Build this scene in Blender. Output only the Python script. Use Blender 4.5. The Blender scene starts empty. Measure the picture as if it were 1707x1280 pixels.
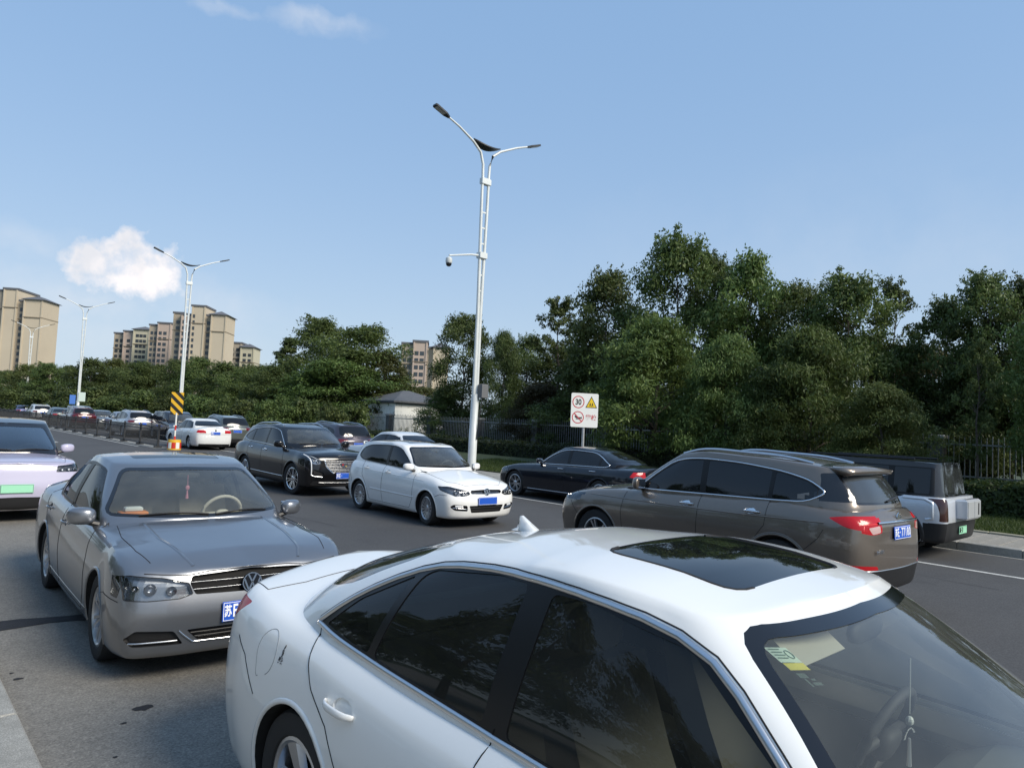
import bpy, bmesh, math, random
import numpy as np
from mathutils import Vector, Matrix
from mathutils.bvhtree import BVHTree
R_ = math.radians
scene = bpy.context.scene
C = scene.collection
random.seed(7)
rng = np.random.default_rng(7)

# ------------------------------------------------------------------ camera
F_PX, CAM_H, YAW, PITCH, ROLL = 1170.0, 1.94, R_(42.5), R_(3.20), R_(2.65)
cd = bpy.data.cameras.new('camera'); cam = bpy.data.objects.new('camera', cd); C.objects.link(cam)
cd.sensor_width = 36.0; cd.lens = F_PX / 1707.0 * 36.0; cd.clip_start = 0.05; cd.clip_end = 5000
_F = Vector((math.sin(YAW)*math.cos(PITCH), math.cos(YAW)*math.cos(PITCH), math.sin(PITCH)))
_R = Vector((math.cos(YAW), -math.sin(YAW), 0)); _U = _R.cross(_F)
_R2 = _R*math.cos(ROLL) + _U*math.sin(ROLL); _U2 = _U*math.cos(ROLL) - _R*math.sin(ROLL)
cam.matrix_world = Matrix(((_R2.x, _U2.x, -_F.x, 0), (_R2.y, _U2.y, -_F.y, 0), (_R2.z, _U2.z, -_F.z, CAM_H), (0, 0, 0, 1)))
scene.camera = cam

# ------------------------------------------------------------------ sky, sun, exposure
SUN_AZ, SUN_EL = YAW + R_(122), R_(38)      # clockwise from +Y (the road), to the right of and behind the camera
world = bpy.data.worlds.new('World'); scene.world = world; world.use_nodes = True
def build_world():
    nt = world.node_tree; N = nt.nodes; L = nt.links; N.clear()
    out = N.new('ShaderNodeOutputWorld'); bg = N.new('ShaderNodeBackground'); bg.inputs['Strength'].default_value = 0.105
    sky = N.new('ShaderNodeTexSky'); sky.sky_type = 'NISHITA'; sky.sun_disc = False
    sky.sun_elevation = SUN_EL; sky.sun_rotation = SUN_AZ; sky.altitude = 0; sky.air_density = 1.0; sky.dust_density = 1.6; sky.ozone_density = 2.2
    tc = N.new('ShaderNodeTexCoord')
    def vm(op, a, b=None):
        n = N.new('ShaderNodeVectorMath'); n.operation = op; L.new(a, n.inputs[0])
        if b is not None:
            if isinstance(b, (tuple, list)): n.inputs[1].default_value = b
            else: L.new(b, n.inputs[1])
        return n
    def mm(op, a, b=None, clamp=False):
        n = N.new('ShaderNodeMath'); n.operation = op; n.use_clamp = clamp
        for i, v in enumerate((a, b)):
            if v is None: continue
            if isinstance(v, (int, float)): n.inputs[i].default_value = v
            else: L.new(v, n.inputs[i])
        return n.outputs[0]
    d = vm('NORMALIZE', tc.outputs['Generated'])
    def dirpx(px, py):
        v = _R2*((px-853.5)/F_PX) + _U2*((640-py)/F_PX) + _F
        return v.normalized()
    def noise(scale, det, rough, src):
        n = N.new('ShaderNodeTexNoise'); n.inputs['Scale'].default_value = scale; n.inputs['Detail'].default_value = det
        n.inputs['Roughness'].default_value = rough; L.new(src, n.inputs['Vector']); return n.outputs['Fac']
    warp = N.new('ShaderNodeTexNoise'); warp.inputs['Scale'].default_value = 28; warp.inputs['Detail'].default_value = 5
    L.new(d.outputs[0], warp.inputs['Vector'])
    wsub = vm('SUBTRACT', warp.outputs['Color'], (.5, .5, .5)); wsc = vm('MULTIPLY', wsub.outputs[0], (.05, .05, .05))
    dw = vm('ADD', d.outputs[0], wsc.outputs[0])
    def blob(px, py, rx, ry, soft, warped=True):
        c = dirpx(px, py); rt = Vector((c.y, -c.x, 0)).normalized(); up = rt.cross(c)
        src = (dw if warped else d).outputs[0]
        a = vm('DOT_PRODUCT', src, tuple(rt)).outputs['Value']; b = vm('DOT_PRODUCT', src, tuple(up)).outputs['Value']
        b = mm('SUBTRACT', b, float(c.dot(up)))
        f = vm('DOT_PRODUCT', src, tuple(c)).outputs['Value']
        a2 = mm('POWER', mm('ABSOLUTE', mm('DIVIDE', a, rx/F_PX)), 2.0); b2 = mm('POWER', mm('ABSOLUTE', mm('DIVIDE', b, ry/F_PX)), 2.0)
        r = mm('SQRT', mm('ADD', a2, b2))
        v = mm('MULTIPLY', mm('SUBTRACT', 1.0, r), soft, True)
        return mm('MULTIPLY', v, mm('GREATER_THAN', f, 0.3))
    n1 = noise(36, 7, .60, d.outputs[0]); n2 = noise(9, 5, .6, d.outputs[0])
    # the cumulus above the far towers and its neighbours
    cum = None
    for a in ((215, 425, 48, 42, 2.2), (200, 452, 66, 34, 2.0), (150, 440, 45, 28, 2.0), (262, 452, 48, 38, 2.0), (250, 478, 60, 26, 1.2)):
        b = blob(*a); cum = b if cum is None else mm('MAXIMUM', cum, b)
    cmask = mm('MULTIPLY', mm('GREATER_THAN', cum, .001), mm('MULTIPLY', mm('SUBTRACT', mm('ADD', cum, mm('MULTIPLY', mm('SUBTRACT', n1, .5), 2.2)), .22), 1.15, True))
    soft = mm('MAXIMUM', blob(190, 500, 330, 60, .9), blob(60, 400, 80, 30, .5))
    soft = mm('MAXIMUM', soft, mm('MULTIPLY', blob(545, 40, 95, 24, 1.3), .8)); soft = mm('MAXIMUM', soft, mm('MULTIPLY', blob(120, 560, 520, 90, .7), .8)); soft = mm('MAXIMUM', soft, mm('MULTIPLY', blob(1500, 420, 700, 160, .6), .35))
    soft = mm('MAXIMUM', soft, mm('MULTIPLY', blob(370, 10, 60, 14, 1.3), .4))
    soft = mm('MAXIMUM', soft, mm('MULTIPLY', blob(225, 492, 150, 62, 1.1), .95))
    smask = mm('MULTIPLY', soft, mm('MULTIPLY', mm('SUBTRACT', n2, .32), 2.4, True), True)
    # thin broken cloud over the rest of the sky, as in the patches in view
    sep = N.new('ShaderNodeSeparateXYZ'); L.new(d.outputs[0], sep.inputs[0])
    def mixc(fac, a, b):
        m = N.new('ShaderNodeMix'); m.data_type = 'RGBA'; L.new(fac, m.inputs['Factor'])
        for s, v in (('A', a), ('B', b)):
            if isinstance(v, tuple): m.inputs[s].default_value = v
            else: L.new(v, m.inputs[s])
        return m.outputs['Result']
    hs = N.new('ShaderNodeHueSaturation'); hs.inputs['Saturation'].default_value = .92; hs.inputs['Value'].default_value = 1.0; L.new(sky.outputs[0], hs.inputs['Color'])
    hz = mm('MULTIPLY', mm('POWER', mm('SUBTRACT', 1.0, mm('ABSOLUTE', sep.outputs['Z']), True), 4.6), .85, True)
    v_ = N.new('ShaderNodeValue'); v_.outputs[0].default_value = .72
    col = mixc(v_.outputs[0], hs.outputs['Color'], (2.2, 3.78, 6.2, 1))
    col = mixc(hz, col, (4.9, 5.75, 6.25, 1))
    col = mixc(mm('MULTIPLY', smask, .75), col, (6.0, 6.2, 6.6, 1))
    shade = noise(15, 3, .5, dw.outputs[0])
    ccol = mixc(mm('MULTIPLY', mm('SUBTRACT', shade, .35), 2.6, True), (6.4, 6.3, 6.5, 1), (9.6, 8.7, 8.3, 1))
    col = mixc(mm('MULTIPLY', cmask, .86), col, ccol)
    L.new(col, bg.inputs['Color']); L.new(bg.outputs[0], out.inputs['Surface'])
build_world()
sd = bpy.data.lights.new('sun', 'SUN'); sun = bpy.data.objects.new('sun', sd); C.objects.link(sun)
sd.energy = 3.3; sd.angle = R_(26); sd.color = (1, .92, .79)
_sd = Vector((math.sin(SUN_AZ)*math.cos(SUN_EL), math.cos(SUN_AZ)*math.cos(SUN_EL), math.sin(SUN_EL)))
sun.rotation_euler = (-_sd).to_track_quat('-Z', 'Y').to_euler()
sun.location = (0, 0, 40)
vs = scene.view_settings; vs.view_transform = 'Standard'; vs.look = 'None'; vs.exposure = 0.38; vs.gamma = 1.0; vs.use_curve_mapping = False
scene.render.engine = 'CYCLES'
scene.cycles.use_denoising = True; scene.cycles.max_bounces = 8; scene.cycles.transparent_max_bounces = 12

# ------------------------------------------------------------------ helpers
def along(px, depth):
    """ground point a given distance ahead, on the line of sight of a picture column"""
    k = (px-853.5)/F_PX*depth
    return Vector((math.sin(YAW)*depth + math.cos(YAW)*k, math.cos(YAW)*depth - math.sin(YAW)*k, 0))
def at_row(px, X):
    a = (px-853.5)/F_PX
    return along(px, X/(math.sin(YAW) + math.cos(YAW)*a))
MATS = {}
def mat(name, col=(.5, .5, .5), rough=.5, metal=0., spec=.5, coat=0., coat_r=.03, noise=None, bump=None, alpha=None, trans=0.):
    if name in MATS: return MATS[name]
    m = bpy.data.materials.new(name); m.use_nodes = True; nt = m.node_tree; b = nt.nodes['Principled BSDF']
    b.inputs['Base Color'].default_value = (*col, 1); b.inputs['Roughness'].default_value = rough; b.inputs['Metallic'].default_value = metal
    b.inputs['Specular IOR Level'].default_value = spec; b.inputs['Coat Weight'].default_value = coat; b.inputs['Coat Roughness'].default_value = coat_r
    b.inputs['Transmission Weight'].default_value = trans
    if noise or bump:
        tc = nt.nodes.new('ShaderNodeTexCoord')
    if noise:                      # (scale, detail, colour2, low, high)
        n = nt.nodes.new('ShaderNodeTexNoise'); n.inputs['Scale'].default_value = noise[0]; n.inputs['Detail'].default_value = noise[1]; n.inputs['Roughness'].default_value = .65
        nt.links.new(tc.outputs['Object'], n.inputs['Vector'])
        r = nt.nodes.new('ShaderNodeValToRGB'); r.color_ramp.elements[0].position = noise[3]; r.color_ramp.elements[1].position = noise[4]
        r.color_ramp.elements[0].color = (*col, 1); r.color_ramp.elements[1].color = (*noise[2], 1)
        nt.links.new(n.outputs['Fac'], r.inputs['Fac']); nt.links.new(r.outputs['Color'], b.inputs['Base Color'])
    if bump:                       # (scale, strength, distance)
        n = nt.nodes.new('ShaderNodeTexNoise'); n.inputs['Scale'].default_value = bump[0]; n.inputs['Detail'].default_value = 6
        nt.links.new(tc.outputs['Object'], n.inputs['Vector'])
        u = nt.nodes.new('ShaderNodeBump'); u.inputs['Strength'].default_value = bump[1]; u.inputs['Distance'].default_value = bump[2]
        nt.links.new(n.outputs['Fac'], u.inputs['Height']); nt.links.new(u.outputs['Normal'], b.inputs['Normal'])
    MATS[name] = m; return m
def thin_glass(name, tint, refl=1.0, rough=0.0, dust_haze=0.0):
    """a single sheet of glass: tinted see-through with a Fresnel reflection"""
    if name in MATS: return MATS[name]
    m = bpy.data.materials.new(name); m.use_nodes = True; nt = m.node_tree; nt.nodes.clear()
    o = nt.nodes.new('ShaderNodeOutputMaterial'); mx = nt.nodes.new('ShaderNodeMixShader'); t = nt.nodes.new('ShaderNodeBsdfTransparent')
    g = nt.nodes.new('ShaderNodeBsdfGlossy'); fr = nt.nodes.new('ShaderNodeFresnel'); fr.inputs['IOR'].default_value = 1.5
    k = nt.nodes.new('ShaderNodeMath'); k.operation = 'MULTIPLY'; k.use_clamp = True; k.inputs[1].default_value = 1.7*refl
    t.inputs['Color'].default_value = (*tint, 1); g.inputs['Roughness'].default_value = rough; g.inputs['Color'].default_value = (.95, .97, 1, 1)
    nt.links.new(fr.outputs[0], k.inputs[0]); nt.links.new(k.outputs[0], mx.inputs[0]); nt.links.new(t.outputs[0], mx.inputs[1]); nt.links.new(g.outputs[0], mx.inputs[2]); 
    if dust_haze:                       # pale haze mixed into the pane's colour as a dusty film
        df = nt.nodes.new('ShaderNodeBsdfDiffuse'); df.inputs['Color'].default_value = (.55, .57, .52, 1); m2 = nt.nodes.new('ShaderNodeMixShader'); tc = nt.nodes.new('ShaderNodeTexCoord'); n = nt.nodes.new('ShaderNodeTexNoise'); n.inputs['Scale'].default_value = 3.5; n.inputs['Detail'].default_value = 6
        mp = nt.nodes.new('ShaderNodeMapRange'); mp.inputs['From Min'].default_value = .3; mp.inputs['From Max'].default_value = .7; mp.inputs['To Min'].default_value = dust_haze*.6; mp.inputs['To Max'].default_value = dust_haze*1.4
        nt.links.new(tc.outputs['Object'], n.inputs['Vector']); nt.links.new(n.outputs['Fac'], mp.inputs['Value']); nt.links.new(mp.outputs['Result'], m2.inputs[0]); nt.links.new(mx.outputs[0], m2.inputs[1]); nt.links.new(df.outputs[0], m2.inputs[2]); nt.links.new(m2.outputs[0], o.inputs['Surface'])
    else: nt.links.new(mx.outputs[0], o.inputs['Surface'])
    MATS[name] = m; return m
def tag(o, label=None, cat=None, group=None, kind=None):
    if label: o['label'] = label
    if cat: o['category'] = cat
    if group: o['group'] = group
    if kind: o['kind'] = kind
    return o
def empty(name, loc=(0, 0, 0), rz=0.):
    o = bpy.data.objects.new(name, None); C.objects.link(o); o.location = loc; o.rotation_euler = (0, 0, rz); o.empty_display_size = .2
    return o
def link(name, me, m, parent=None, smooth=False, loc=None):
    if m is not None:
        me.materials.clear()
        for mm_ in (m if isinstance(m, (list, tuple)) else [m]): me.materials.append(mm_)
    o = bpy.data.objects.new(name, me); C.objects.link(o)
    if parent is not None: o.parent = parent
    if loc is not None: o.location = loc
    if smooth and len(me.polygons): me.polygons.foreach_set('use_smooth', [True]*len(me.polygons))
    return o
def pyd(name, V, Fc, m, parent=None, smooth=False, loc=None):
    me = bpy.data.meshes.new(name); me.from_pydata([tuple(v) for v in V], [], Fc); me.update()
    return link(name, me, m, parent, smooth, loc)
class MB:
    """collects simple solids for one mesh"""
    def __init__(s): s.V = []; s.F = []
    def add(s, V, Fc):
        n = len(s.V); s.V += [tuple(v) for v in V]; s.F += [tuple(i+n for i in f) for f in Fc]; return s
    def box(s, x0, x1, y0, y1, z0, z1, b=0.0):
        if b <= 0:
            V = [(x0, y0, z0), (x1, y0, z0), (x1, y1, z0), (x0, y1, z0), (x0, y0, z1), (x1, y0, z1), (x1, y1, z1), (x0, y1, z1)]
            return s.add(V, [(3, 2, 1, 0), (4, 5, 6, 7), (0, 1, 5, 4), (1, 2, 6, 5), (2, 3, 7, 6), (3, 0, 4, 7)])
        V = []
        for z, i in ((z0, b), (z0+b, 0), (z1-b, 0), (z1, b)):
            for x, y in ((x0+i, y0+i), (x1-i, y0+i), (x1-i, y1-i), (x0+i, y1-i)): V.append((x, y, z))
        Fc = [(3, 2, 1, 0), (12, 13, 14, 15)]
        for k in range(3):
            for j in range(4): a = k*4+j; c = k*4+(j+1) % 4; Fc.append((a, c, c+4, a+4))
        return s.add(V, Fc)
    def tube(s, pts, rad, n=8, caps=True):
        pts = [Vector(p) for p in pts]; rad = rad if isinstance(rad, (list, tuple)) else [rad]*len(pts); V = []; Fc = []
        for i, p in enumerate(pts):
            t = (pts[min(i+1, len(pts)-1)] - pts[max(i-1, 0)]).normalized()
            a = t.cross(Vector((0, 0, 1)) if abs(t.z) < .95 else Vector((1, 0, 0))).normalized(); b = t.cross(a)
            for k in range(n): w = 2*math.pi*k/n; V.append(p + (a*math.cos(w) + b*math.sin(w))*rad[i])
        for i in range(len(pts)-1):
            for k in range(n): q = (k+1) % n; Fc.append((i*n+k, i*n+q, (i+1)*n+q, (i+1)*n+k))
        if caps: Fc += [tuple(range(n)), tuple(range((len(pts)-1)*n, len(pts)*n))[::-1]]
        return s.add(V, Fc)
    def lathe(s, prof, n=24, axis='z', o=(0, 0, 0), close=False):
        V = []; Fc = []
        for r, h in prof:
            for k in range(n):
                w = 2*math.pi*k/n; c, q = r*math.cos(w), r*math.sin(w)
                v = {'z': (c, q, h), 'y': (c, h, q), 'x': (h, c, q)}[axis]; V.append((v[0]+o[0], v[1]+o[1], v[2]+o[2]))
        m = len(prof)
        for i in range(m if close else m-1):
            for k in range(n):
                q = (k+1) % n; j = (i+1) % m; Fc.append((i*n+k, i*n+q, j*n+q, j*n+k))
        return s.add(V, Fc)
    def prism(s, poly, h0, h1, axis='z'):
        n = len(poly); V = []
        for h in (h0, h1):
            for a, b in poly: V.append({'z': (a, b, h), 'y': (a, h, b), 'x': (h, a, b)}[axis])
        Fc = [tuple(range(n))[::-1], tuple(range(n, 2*n))] + [(i, (i+1) % n, n+(i+1) % n, n+i) for i in range(n)]
        return s.add(V, Fc)
    def ellipsoid(s, c, r, nu=14, nv=8, p=1.0):
        def sg(v): return math.copysign(abs(v)**p, v)
        V = []; Fc = []
        for j in range(nv+1):
            f = -math.pi/2 + math.pi*j/nv
            for i in range(nu):
                w = 2*math.pi*i/nu; V.append((c[0]+r[0]*sg(math.cos(f))*sg(math.cos(w)), c[1]+r[1]*sg(math.cos(f))*sg(math.sin(w)), c[2]+r[2]*sg(math.sin(f))))
        for j in range(nv):
            for i in range(nu): q = (i+1) % nu; Fc.append((j*nu+i, j*nu+q, (j+1)*nu+q, (j+1)*nu+i))
        return s.add(V, Fc)
    def xf(s, M):
        s.V = [tuple(M @ Vector(v)) for v in s.V]; return s
    def build(s, name, m, parent=None, smooth=False, loc=None, fix=True):
        me = bpy.data.meshes.new(name); me.from_pydata(s.V, [], s.F); me.update()
        if fix:
            bm = bmesh.new(); bm.from_mesh(me); bmesh.ops.remove_doubles(bm, verts=bm.verts, dist=1e-5); bmesh.ops.recalc_face_normals(bm, faces=bm.faces); bm.to_mesh(me); bm.free()
        o = link(name, me, m, parent, False, loc)
        if smooth:
            for p in me.polygons: p.use_smooth = True
            if smooth != 'all':
                try: me.set_sharp_from_angle(angle=R_(38))
                except Exception: pass
        return o
def text_mesh(s, size, align='CENTER', bold=0.0, extrude=.0015, sx=1.0):
    c = bpy.data.curves.new('t', 'FONT'); c.body = s; c.size = size; c.align_x = align; c.align_y = 'CENTER'; c.offset = bold; c.extrude = extrude
    o = bpy.data.objects.new('t', c); C.objects.link(o); bpy.context.view_layer.update()
    me = bpy.data.meshes.new_from_object(o.evaluated_get(bpy.context.evaluated_depsgraph_get()))
    bpy.data.objects.remove(o); bpy.data.curves.remove(c)
    if sx != 1: me.transform(Matrix.Diagonal((sx, 1, 1, 1)))
    return me
def copy_tree(o, parent=None):
    c = o.copy(); C.objects.link(c); c.parent = parent
    for ch in o.children: copy_tree(ch, c)
    return c
# ------------------------------------------------------------------ vehicle builder
def crm(P, cell, crease=(), sym=(False, False), nmax=12):
    """non-uniform Catmull-Rom through P[k, m, 3] along its first axis"""
    P = np.asarray(P, float); k = len(P)
    d = np.maximum(np.linalg.norm(np.diff(P, axis=0), axis=2).mean(axis=1), 1e-4); s = np.diff(P, axis=0)/d[:, None, None]
    mL = np.zeros_like(P); mR = np.zeros_like(P)
    for i in range(1, k-1):
        mL[i] = mR[i] = (s[i-1]*d[i] + s[i]*d[i-1])/(d[i-1]+d[i])
    def end(sl, m): return 1.5*sl - .5*m
    for i in crease:
        if 0 < i < k-1: mL[i] = s[i-1]; mR[i] = s[i]
    mR[0] = end(s[0], mL[1]) if k > 2 else s[0]; mL[-1] = end(s[-1], mR[-2]) if k > 2 else s[-1]
    if sym[0]: mR[0] = s[0]*np.array([0, 1, 0])
    if sym[1]: mL[-1] = s[-1]*np.array([0, 1, 0])
    out = []
    for i in range(k-1):
        n = int(min(nmax, max(1, round(d[i]/cell))))
        for j in range(n):
            t = j/n; a = 2*t**3-3*t**2+1; b = t**3-2*t**2+t; c = -2*t**3+3*t**2; e = t**3-t**2
            out.append(a*P[i] + b*d[i]*mR[i] + c*P[i+1] + e*d[i]*mL[i+1])
    out.append(P[-1]); return np.array(out)
def inpoly(x, y, poly):
    r = False; n = len(poly); j = n-1
    for i in range(n):
        xi, yi = poly[i]; xj, yj = poly[j]
        if (yi > y) != (yj > y) and x < (xj-xi)*(y-yi)/(yj-yi)+xi: r = not r
        j = i
    return r
def rounded(poly, r, n=4):
    """polygon with its corners rounded by r (a number, or one per corner)"""
    out = []; k = len(poly); rr = r if isinstance(r, (list, tuple)) else [r]*k
    for i in range(k):
        p0, p, p1 = Vector(poly[i-1]), Vector(poly[i]), Vector(poly[(i+1) % k]); a = p0-p; b = p1-p
        if rr[i] <= 0: out.append(tuple(p)); continue
        t = min(rr[i], a.length*.49, b.length*.49); A = p+a.normalized()*t; B = p+b.normalized()*t
        for j in range(n+1):
            u = j/n; out.append(tuple(A*(1-u)**2 + p*2*u*(1-u) + B*u*u))
    return out
AXI = {0: (1, 2), 1: (0, 2), 2: (0, 1)}
BLACK = mat('black_plastic', (.012, .012, .013), .45); GLOSSBLACK = mat('gloss_black_trim', (.008, .008, .01), .12, coat=.5)
CHROME = mat('chrome_trim', (.75, .76, .78), .16, 1.0); SATIN = mat('satin_chrome', (.62, .63, .65), .3, 1.0)
RUBBER = mat('tyre_rubber', (.018, .018, .019), .8, bump=(60, .3, .003)); ALLOY = mat('alloy_rim', (.52, .53, .55), .3, .9)
DARKRIM = mat('dark_brake_metal', (.02, .02, .022), .6, .3); SEAM = mat('panel_gap', (.012, .012, .014), .8)  # near-black brake discs behind the wheel spokes; near-black panel joints
WELL = mat('wheel_well_liner', (.012, .012, .012), .9); INTER = mat('interior_fabric', (.06, .058, .055), .9); INTERL = mat('interior_beige', (.30, .27, .23), .85)
DASH = mat('dashboard_plastic', (.03, .03, .032), .7)
GLASS_CLEAR = thin_glass('windscreen_glass', (.84, .89, .86), .85, dust_haze=.07); GLASS_TINT = thin_glass('tinted_side_glass', (.20, .225, .215), .42, dust_haze=.025)
GLASS_DARK = mat('privacy_glass', (.007, .008, .010), .03, spec=.55)
LENS = thin_glass('lamp_lens', (.92, .94, .96), .9); REDLENS = mat('red_lamp_lens', (.42, .010, .016), .15, spec=.4); REDDARK = mat('dark_red_lamp_lens', (.10, .006, .01), .12, coat=.6)
LAMPIN = mat('lamp_reflector', (.36, .37, .39), .22, .85); LAMPDK = mat('lamp_housing', (.05, .05, .055), .35, .4); AMBER = mat('amber_lens', (.6, .2, .03), .3)
WHITELENS = mat('white_lamp_lens', (.72, .74, .76), .2, coat=.5)
PLATE_BLUE = mat('blue_plate', (.012, .09, .50), .45); PLATE_GREEN = mat('green_plate', (.32, .68, .46), .45); PLATE_TXT = mat('plate_white', (.85, .87, .9), .5); PLATE_BLK = mat('plate_black', (.02, .02, .02), .5)
def paint(name, col, metal=0., rough=.32, spec=None):
    """car paint under clear coat, with faint dust"""
    if name in MATS: return MATS[name]
    m = mat(name, col, rough, metal, (.15 if sum(col) < .1 else .5) if spec is None else spec, 1.0, .025); nt = m.node_tree; b = nt.nodes['Principled BSDF']
    tc = nt.nodes.new('ShaderNodeTexCoord'); n = nt.nodes.new('ShaderNodeTexNoise'); n.inputs['Scale'].default_value = 5; n.inputs['Detail'].default_value = 7; n.inputs['Roughness'].default_value = .7
    nt.links.new(tc.outputs['Object'], n.inputs['Vector'])
    r = nt.nodes.new('ShaderNodeMapRange'); r.inputs['From Min'].default_value = .35; r.inputs['From Max'].default_value = .8; r.inputs['To Min'].default_value = .02; r.inputs['To Max'].default_value = .10
    nt.links.new(n.outputs['Fac'], r.inputs['Value']); nt.links.new(r.outputs['Result'], b.inputs['Coat Roughness'])
    # road film: a little dust low on the body
    sp = nt.nodes.new('ShaderNodeSeparateXYZ'); nt.links.new(tc.outputs['Object'], sp.inputs[0])
    q = nt.nodes.new('ShaderNodeMapRange'); q.inputs['From Min'].default_value = .65; q.inputs['From Max'].default_value = .2; q.inputs['To Max'].default_value = .05 if sum(col) < .1 else .22; nt.links.new(sp.outputs['Z'], q.inputs['Value'])
    k = nt.nodes.new('ShaderNodeMath'); k.operation = 'MULTIPLY'; nt.links.new(q.outputs['Result'], k.inputs[0]); nt.links.new(n.outputs['Fac'], k.inputs[1])
    mx = nt.nodes.new('ShaderNodeMix'); mx.data_type = 'RGBA'; mx.inputs['A'].default_value = (*col, 1); mx.inputs['B'].default_value = (.16, .145, .125, 1)
    nt.links.new(k.outputs[0], mx.inputs['Factor']); nt.links.new(mx.outputs['Result'], b.inputs['Base Color'])
    return m
class Car:
    def __init__(s, name, label, cat, sp, pt, loc, rz, group=None):
        s.sp = sp; s.pt = pt; s.root = tag(empty(name, loc, rz), label, cat, group); s.cell = sp.get('cell', .055); s.lampmat = LAMPDK
        s.half = bmesh.new(); s.lay = s.half.faces.layers.int.new('part'); s.parts = [('body', pt, 'c', 0., None), ('upper_body', sp.get('roof_m', pt), 'c', 0., None)]; s.cur = 0
        s.shell(); s.half.normal_update(); s.bvh = BVHTree.FromBMesh(s.half)
    # --- shape
    def grid(s, G):
        bm = s.half; n, m = G.shape[:2]; vs_ = [[bm.verts.new(G[i, j]) for j in range(m)] for i in range(n)]
        for i in range(n-1):
            for j in range(m-1):
                q = [vs_[i][j], vs_[i][j+1], vs_[i+1][j+1], vs_[i+1][j]]
                try: bm.faces.new(q)[s.lay] = s.cur
                except ValueError: pass
    def shell(s):
        p = s.sp; wb = p['wb']/2; xf = wb+p['fo']; xr = -wb-p['ro']; W = p['W']; nk = p.get('nk', 1.); tk = p.get('tk', 1.)
        yN = p.get('yN', [0, .36, .70, .91, .985]); oN = [o*nk for o in p.get('oN', [0, .018, .075, .20, .44])]
        yT = p.get('yT', [.975, .89, .68, .34, 0]); oT = [o*tk for o in p.get('oT', [.42, .17, .055, .012, 0])]
        xa, xcb = p.get('xA', p['xc']-.25), p['xb']+.25
        def ring(l):
            dW, df, dr, zN, zF, zA, zC, zR, zT = l; w = W-dW; a = []
            x0 = xf-df; x1 = xr+dr
            zs = [zN, zN, zN+(zF-zN)*.06, zN+(zF-zN)*.25, zN+(zF-zN)*.6]
            for y, o, z in zip(yN, oN, zs): a.append((x0-o, w*y, z))
            a.append((wb, w*p.get('kF', .995), zF)); a.append((wb-.55, w, zF+(zA-zF)*.7)); a.append((0, w*1.004, (zA+zC)/2)); a.append((-wb+.6, w, zC-(zC-zA)*.12))
            a.append((-wb, w*p.get('kR', .992), zR))
            for y, o, z in zip(yT, oT, [zR+(zT-zR)*.55, zT+(zR-zT)*.15, zT, zT, zT]): a.append((x1+o, w*y, z))
            return a
        Ls = p['levels']; net = np.array([ring(l) for l in Ls])
        g = crm(net, s.cell, p.get('crease', ()))
        g = crm(np.transpose(g, (1, 0, 2)), s.cell, (), (True, True)); g = np.transpose(g, (1, 0, 2))
        s.grid(g)
        top = g[-1]; m = len(top); cut0 = p['xc']-.34; cut1 = p['xb']+.10
        # lid: bonnet and boot deck
        hood = p['hood']; nsp = nsp0 = max(6, int(W/s.cell)); rows = []
        X0 = top[0][0]; X1 = top[-1][0]
        hx = [h[0] for h in hood][::-1]; hz = [h[1] for h in hood][::-1]
        L_ = p['lid'] if 'lid' in p else .30
        for q in top:
            dn = (X0-q[0]); dt = (q[0]-X1); f = q[1]/max(top[:, 1].max(), .1)
            xc = q[0]
            if dn < .6: xc = X0 - (dn + L_*f**2*max(0, 1-dn/.6)*.6) if dn > 1e-6 else X0
            if dt < .5: xc = X1 + (dt + .2*f**2*max(0, 1-dt/.5)*.6) if dt > 1e-6 else X1
            zc = float(np.interp(xc, hx, hz)); row = []
            for j in range(nsp+1):
                t = j/nsp; e = 1-(1-t)**p.get('hp', 2.0)
                row.append((q[0]+(xc-q[0])*t, q[1]*(1-t), q[2]+(zc-q[2])*e))
            rows.append(row)
        # greenhouse
        s.cur = 1 if 'roof_m' in p else 0
        Wb = W-p.get('dB', .12); Wr = p['Wr']; xc, zc, xh, zh, xb, zb, xrh, zrh = (p[k] for k in ('xc', 'zc', 'xh', 'zh', 'xb', 'zb', 'xrh', 'zrh')); xap, zap = p['xap'], p['zap']
        tx = top[:, 0]; 
        side = [(q[0], q[2]) for q in top if q[1] > W*.8]; side.sort()
        bz = lambda x: float(np.interp(x, [a for a, _ in side], [b for _, b in side]))-.025
        sw = p.get('sweepF', .75); st = p.get('sweepT', 1.0)
        base = [(xc, 0, zc), (xc-.035*sw, .44*Wb, zc-.004), (xc-.13*sw, .80*Wb, min(zc-.02, bz(xc-.13)+.02)), (xc-.27*sw, .955*Wb, bz(xc-.27)), (xc-.55*sw, Wb, bz(xc-.55)),
                ((xc+xb)/2, Wb*1.005, bz((xc+xb)/2)), (xb+.62*st, Wb*.995, bz(xb+.6)), (xb+.32*st, (.982 if p.get('cw') else .965)*Wb, bz(xb+.32)), (xb+.12*st, (.90 if p.get('cw') else .83)*Wb, (bz(xb+.2)+.02) if p.get('cw') else zb-.02), (xb+.02, .45*Wb, zb-.003), (xb, 0, zb)]
        zr = lambda x: float(np.interp(x, [xrh, (xrh+xap)/2, xap, (xap+xh)/2, xh], [zrh, zrh+(zap-zrh)*.78, zap, zap-(zap-zh)*.25, zh]))-p.get('rd', .045)
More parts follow.
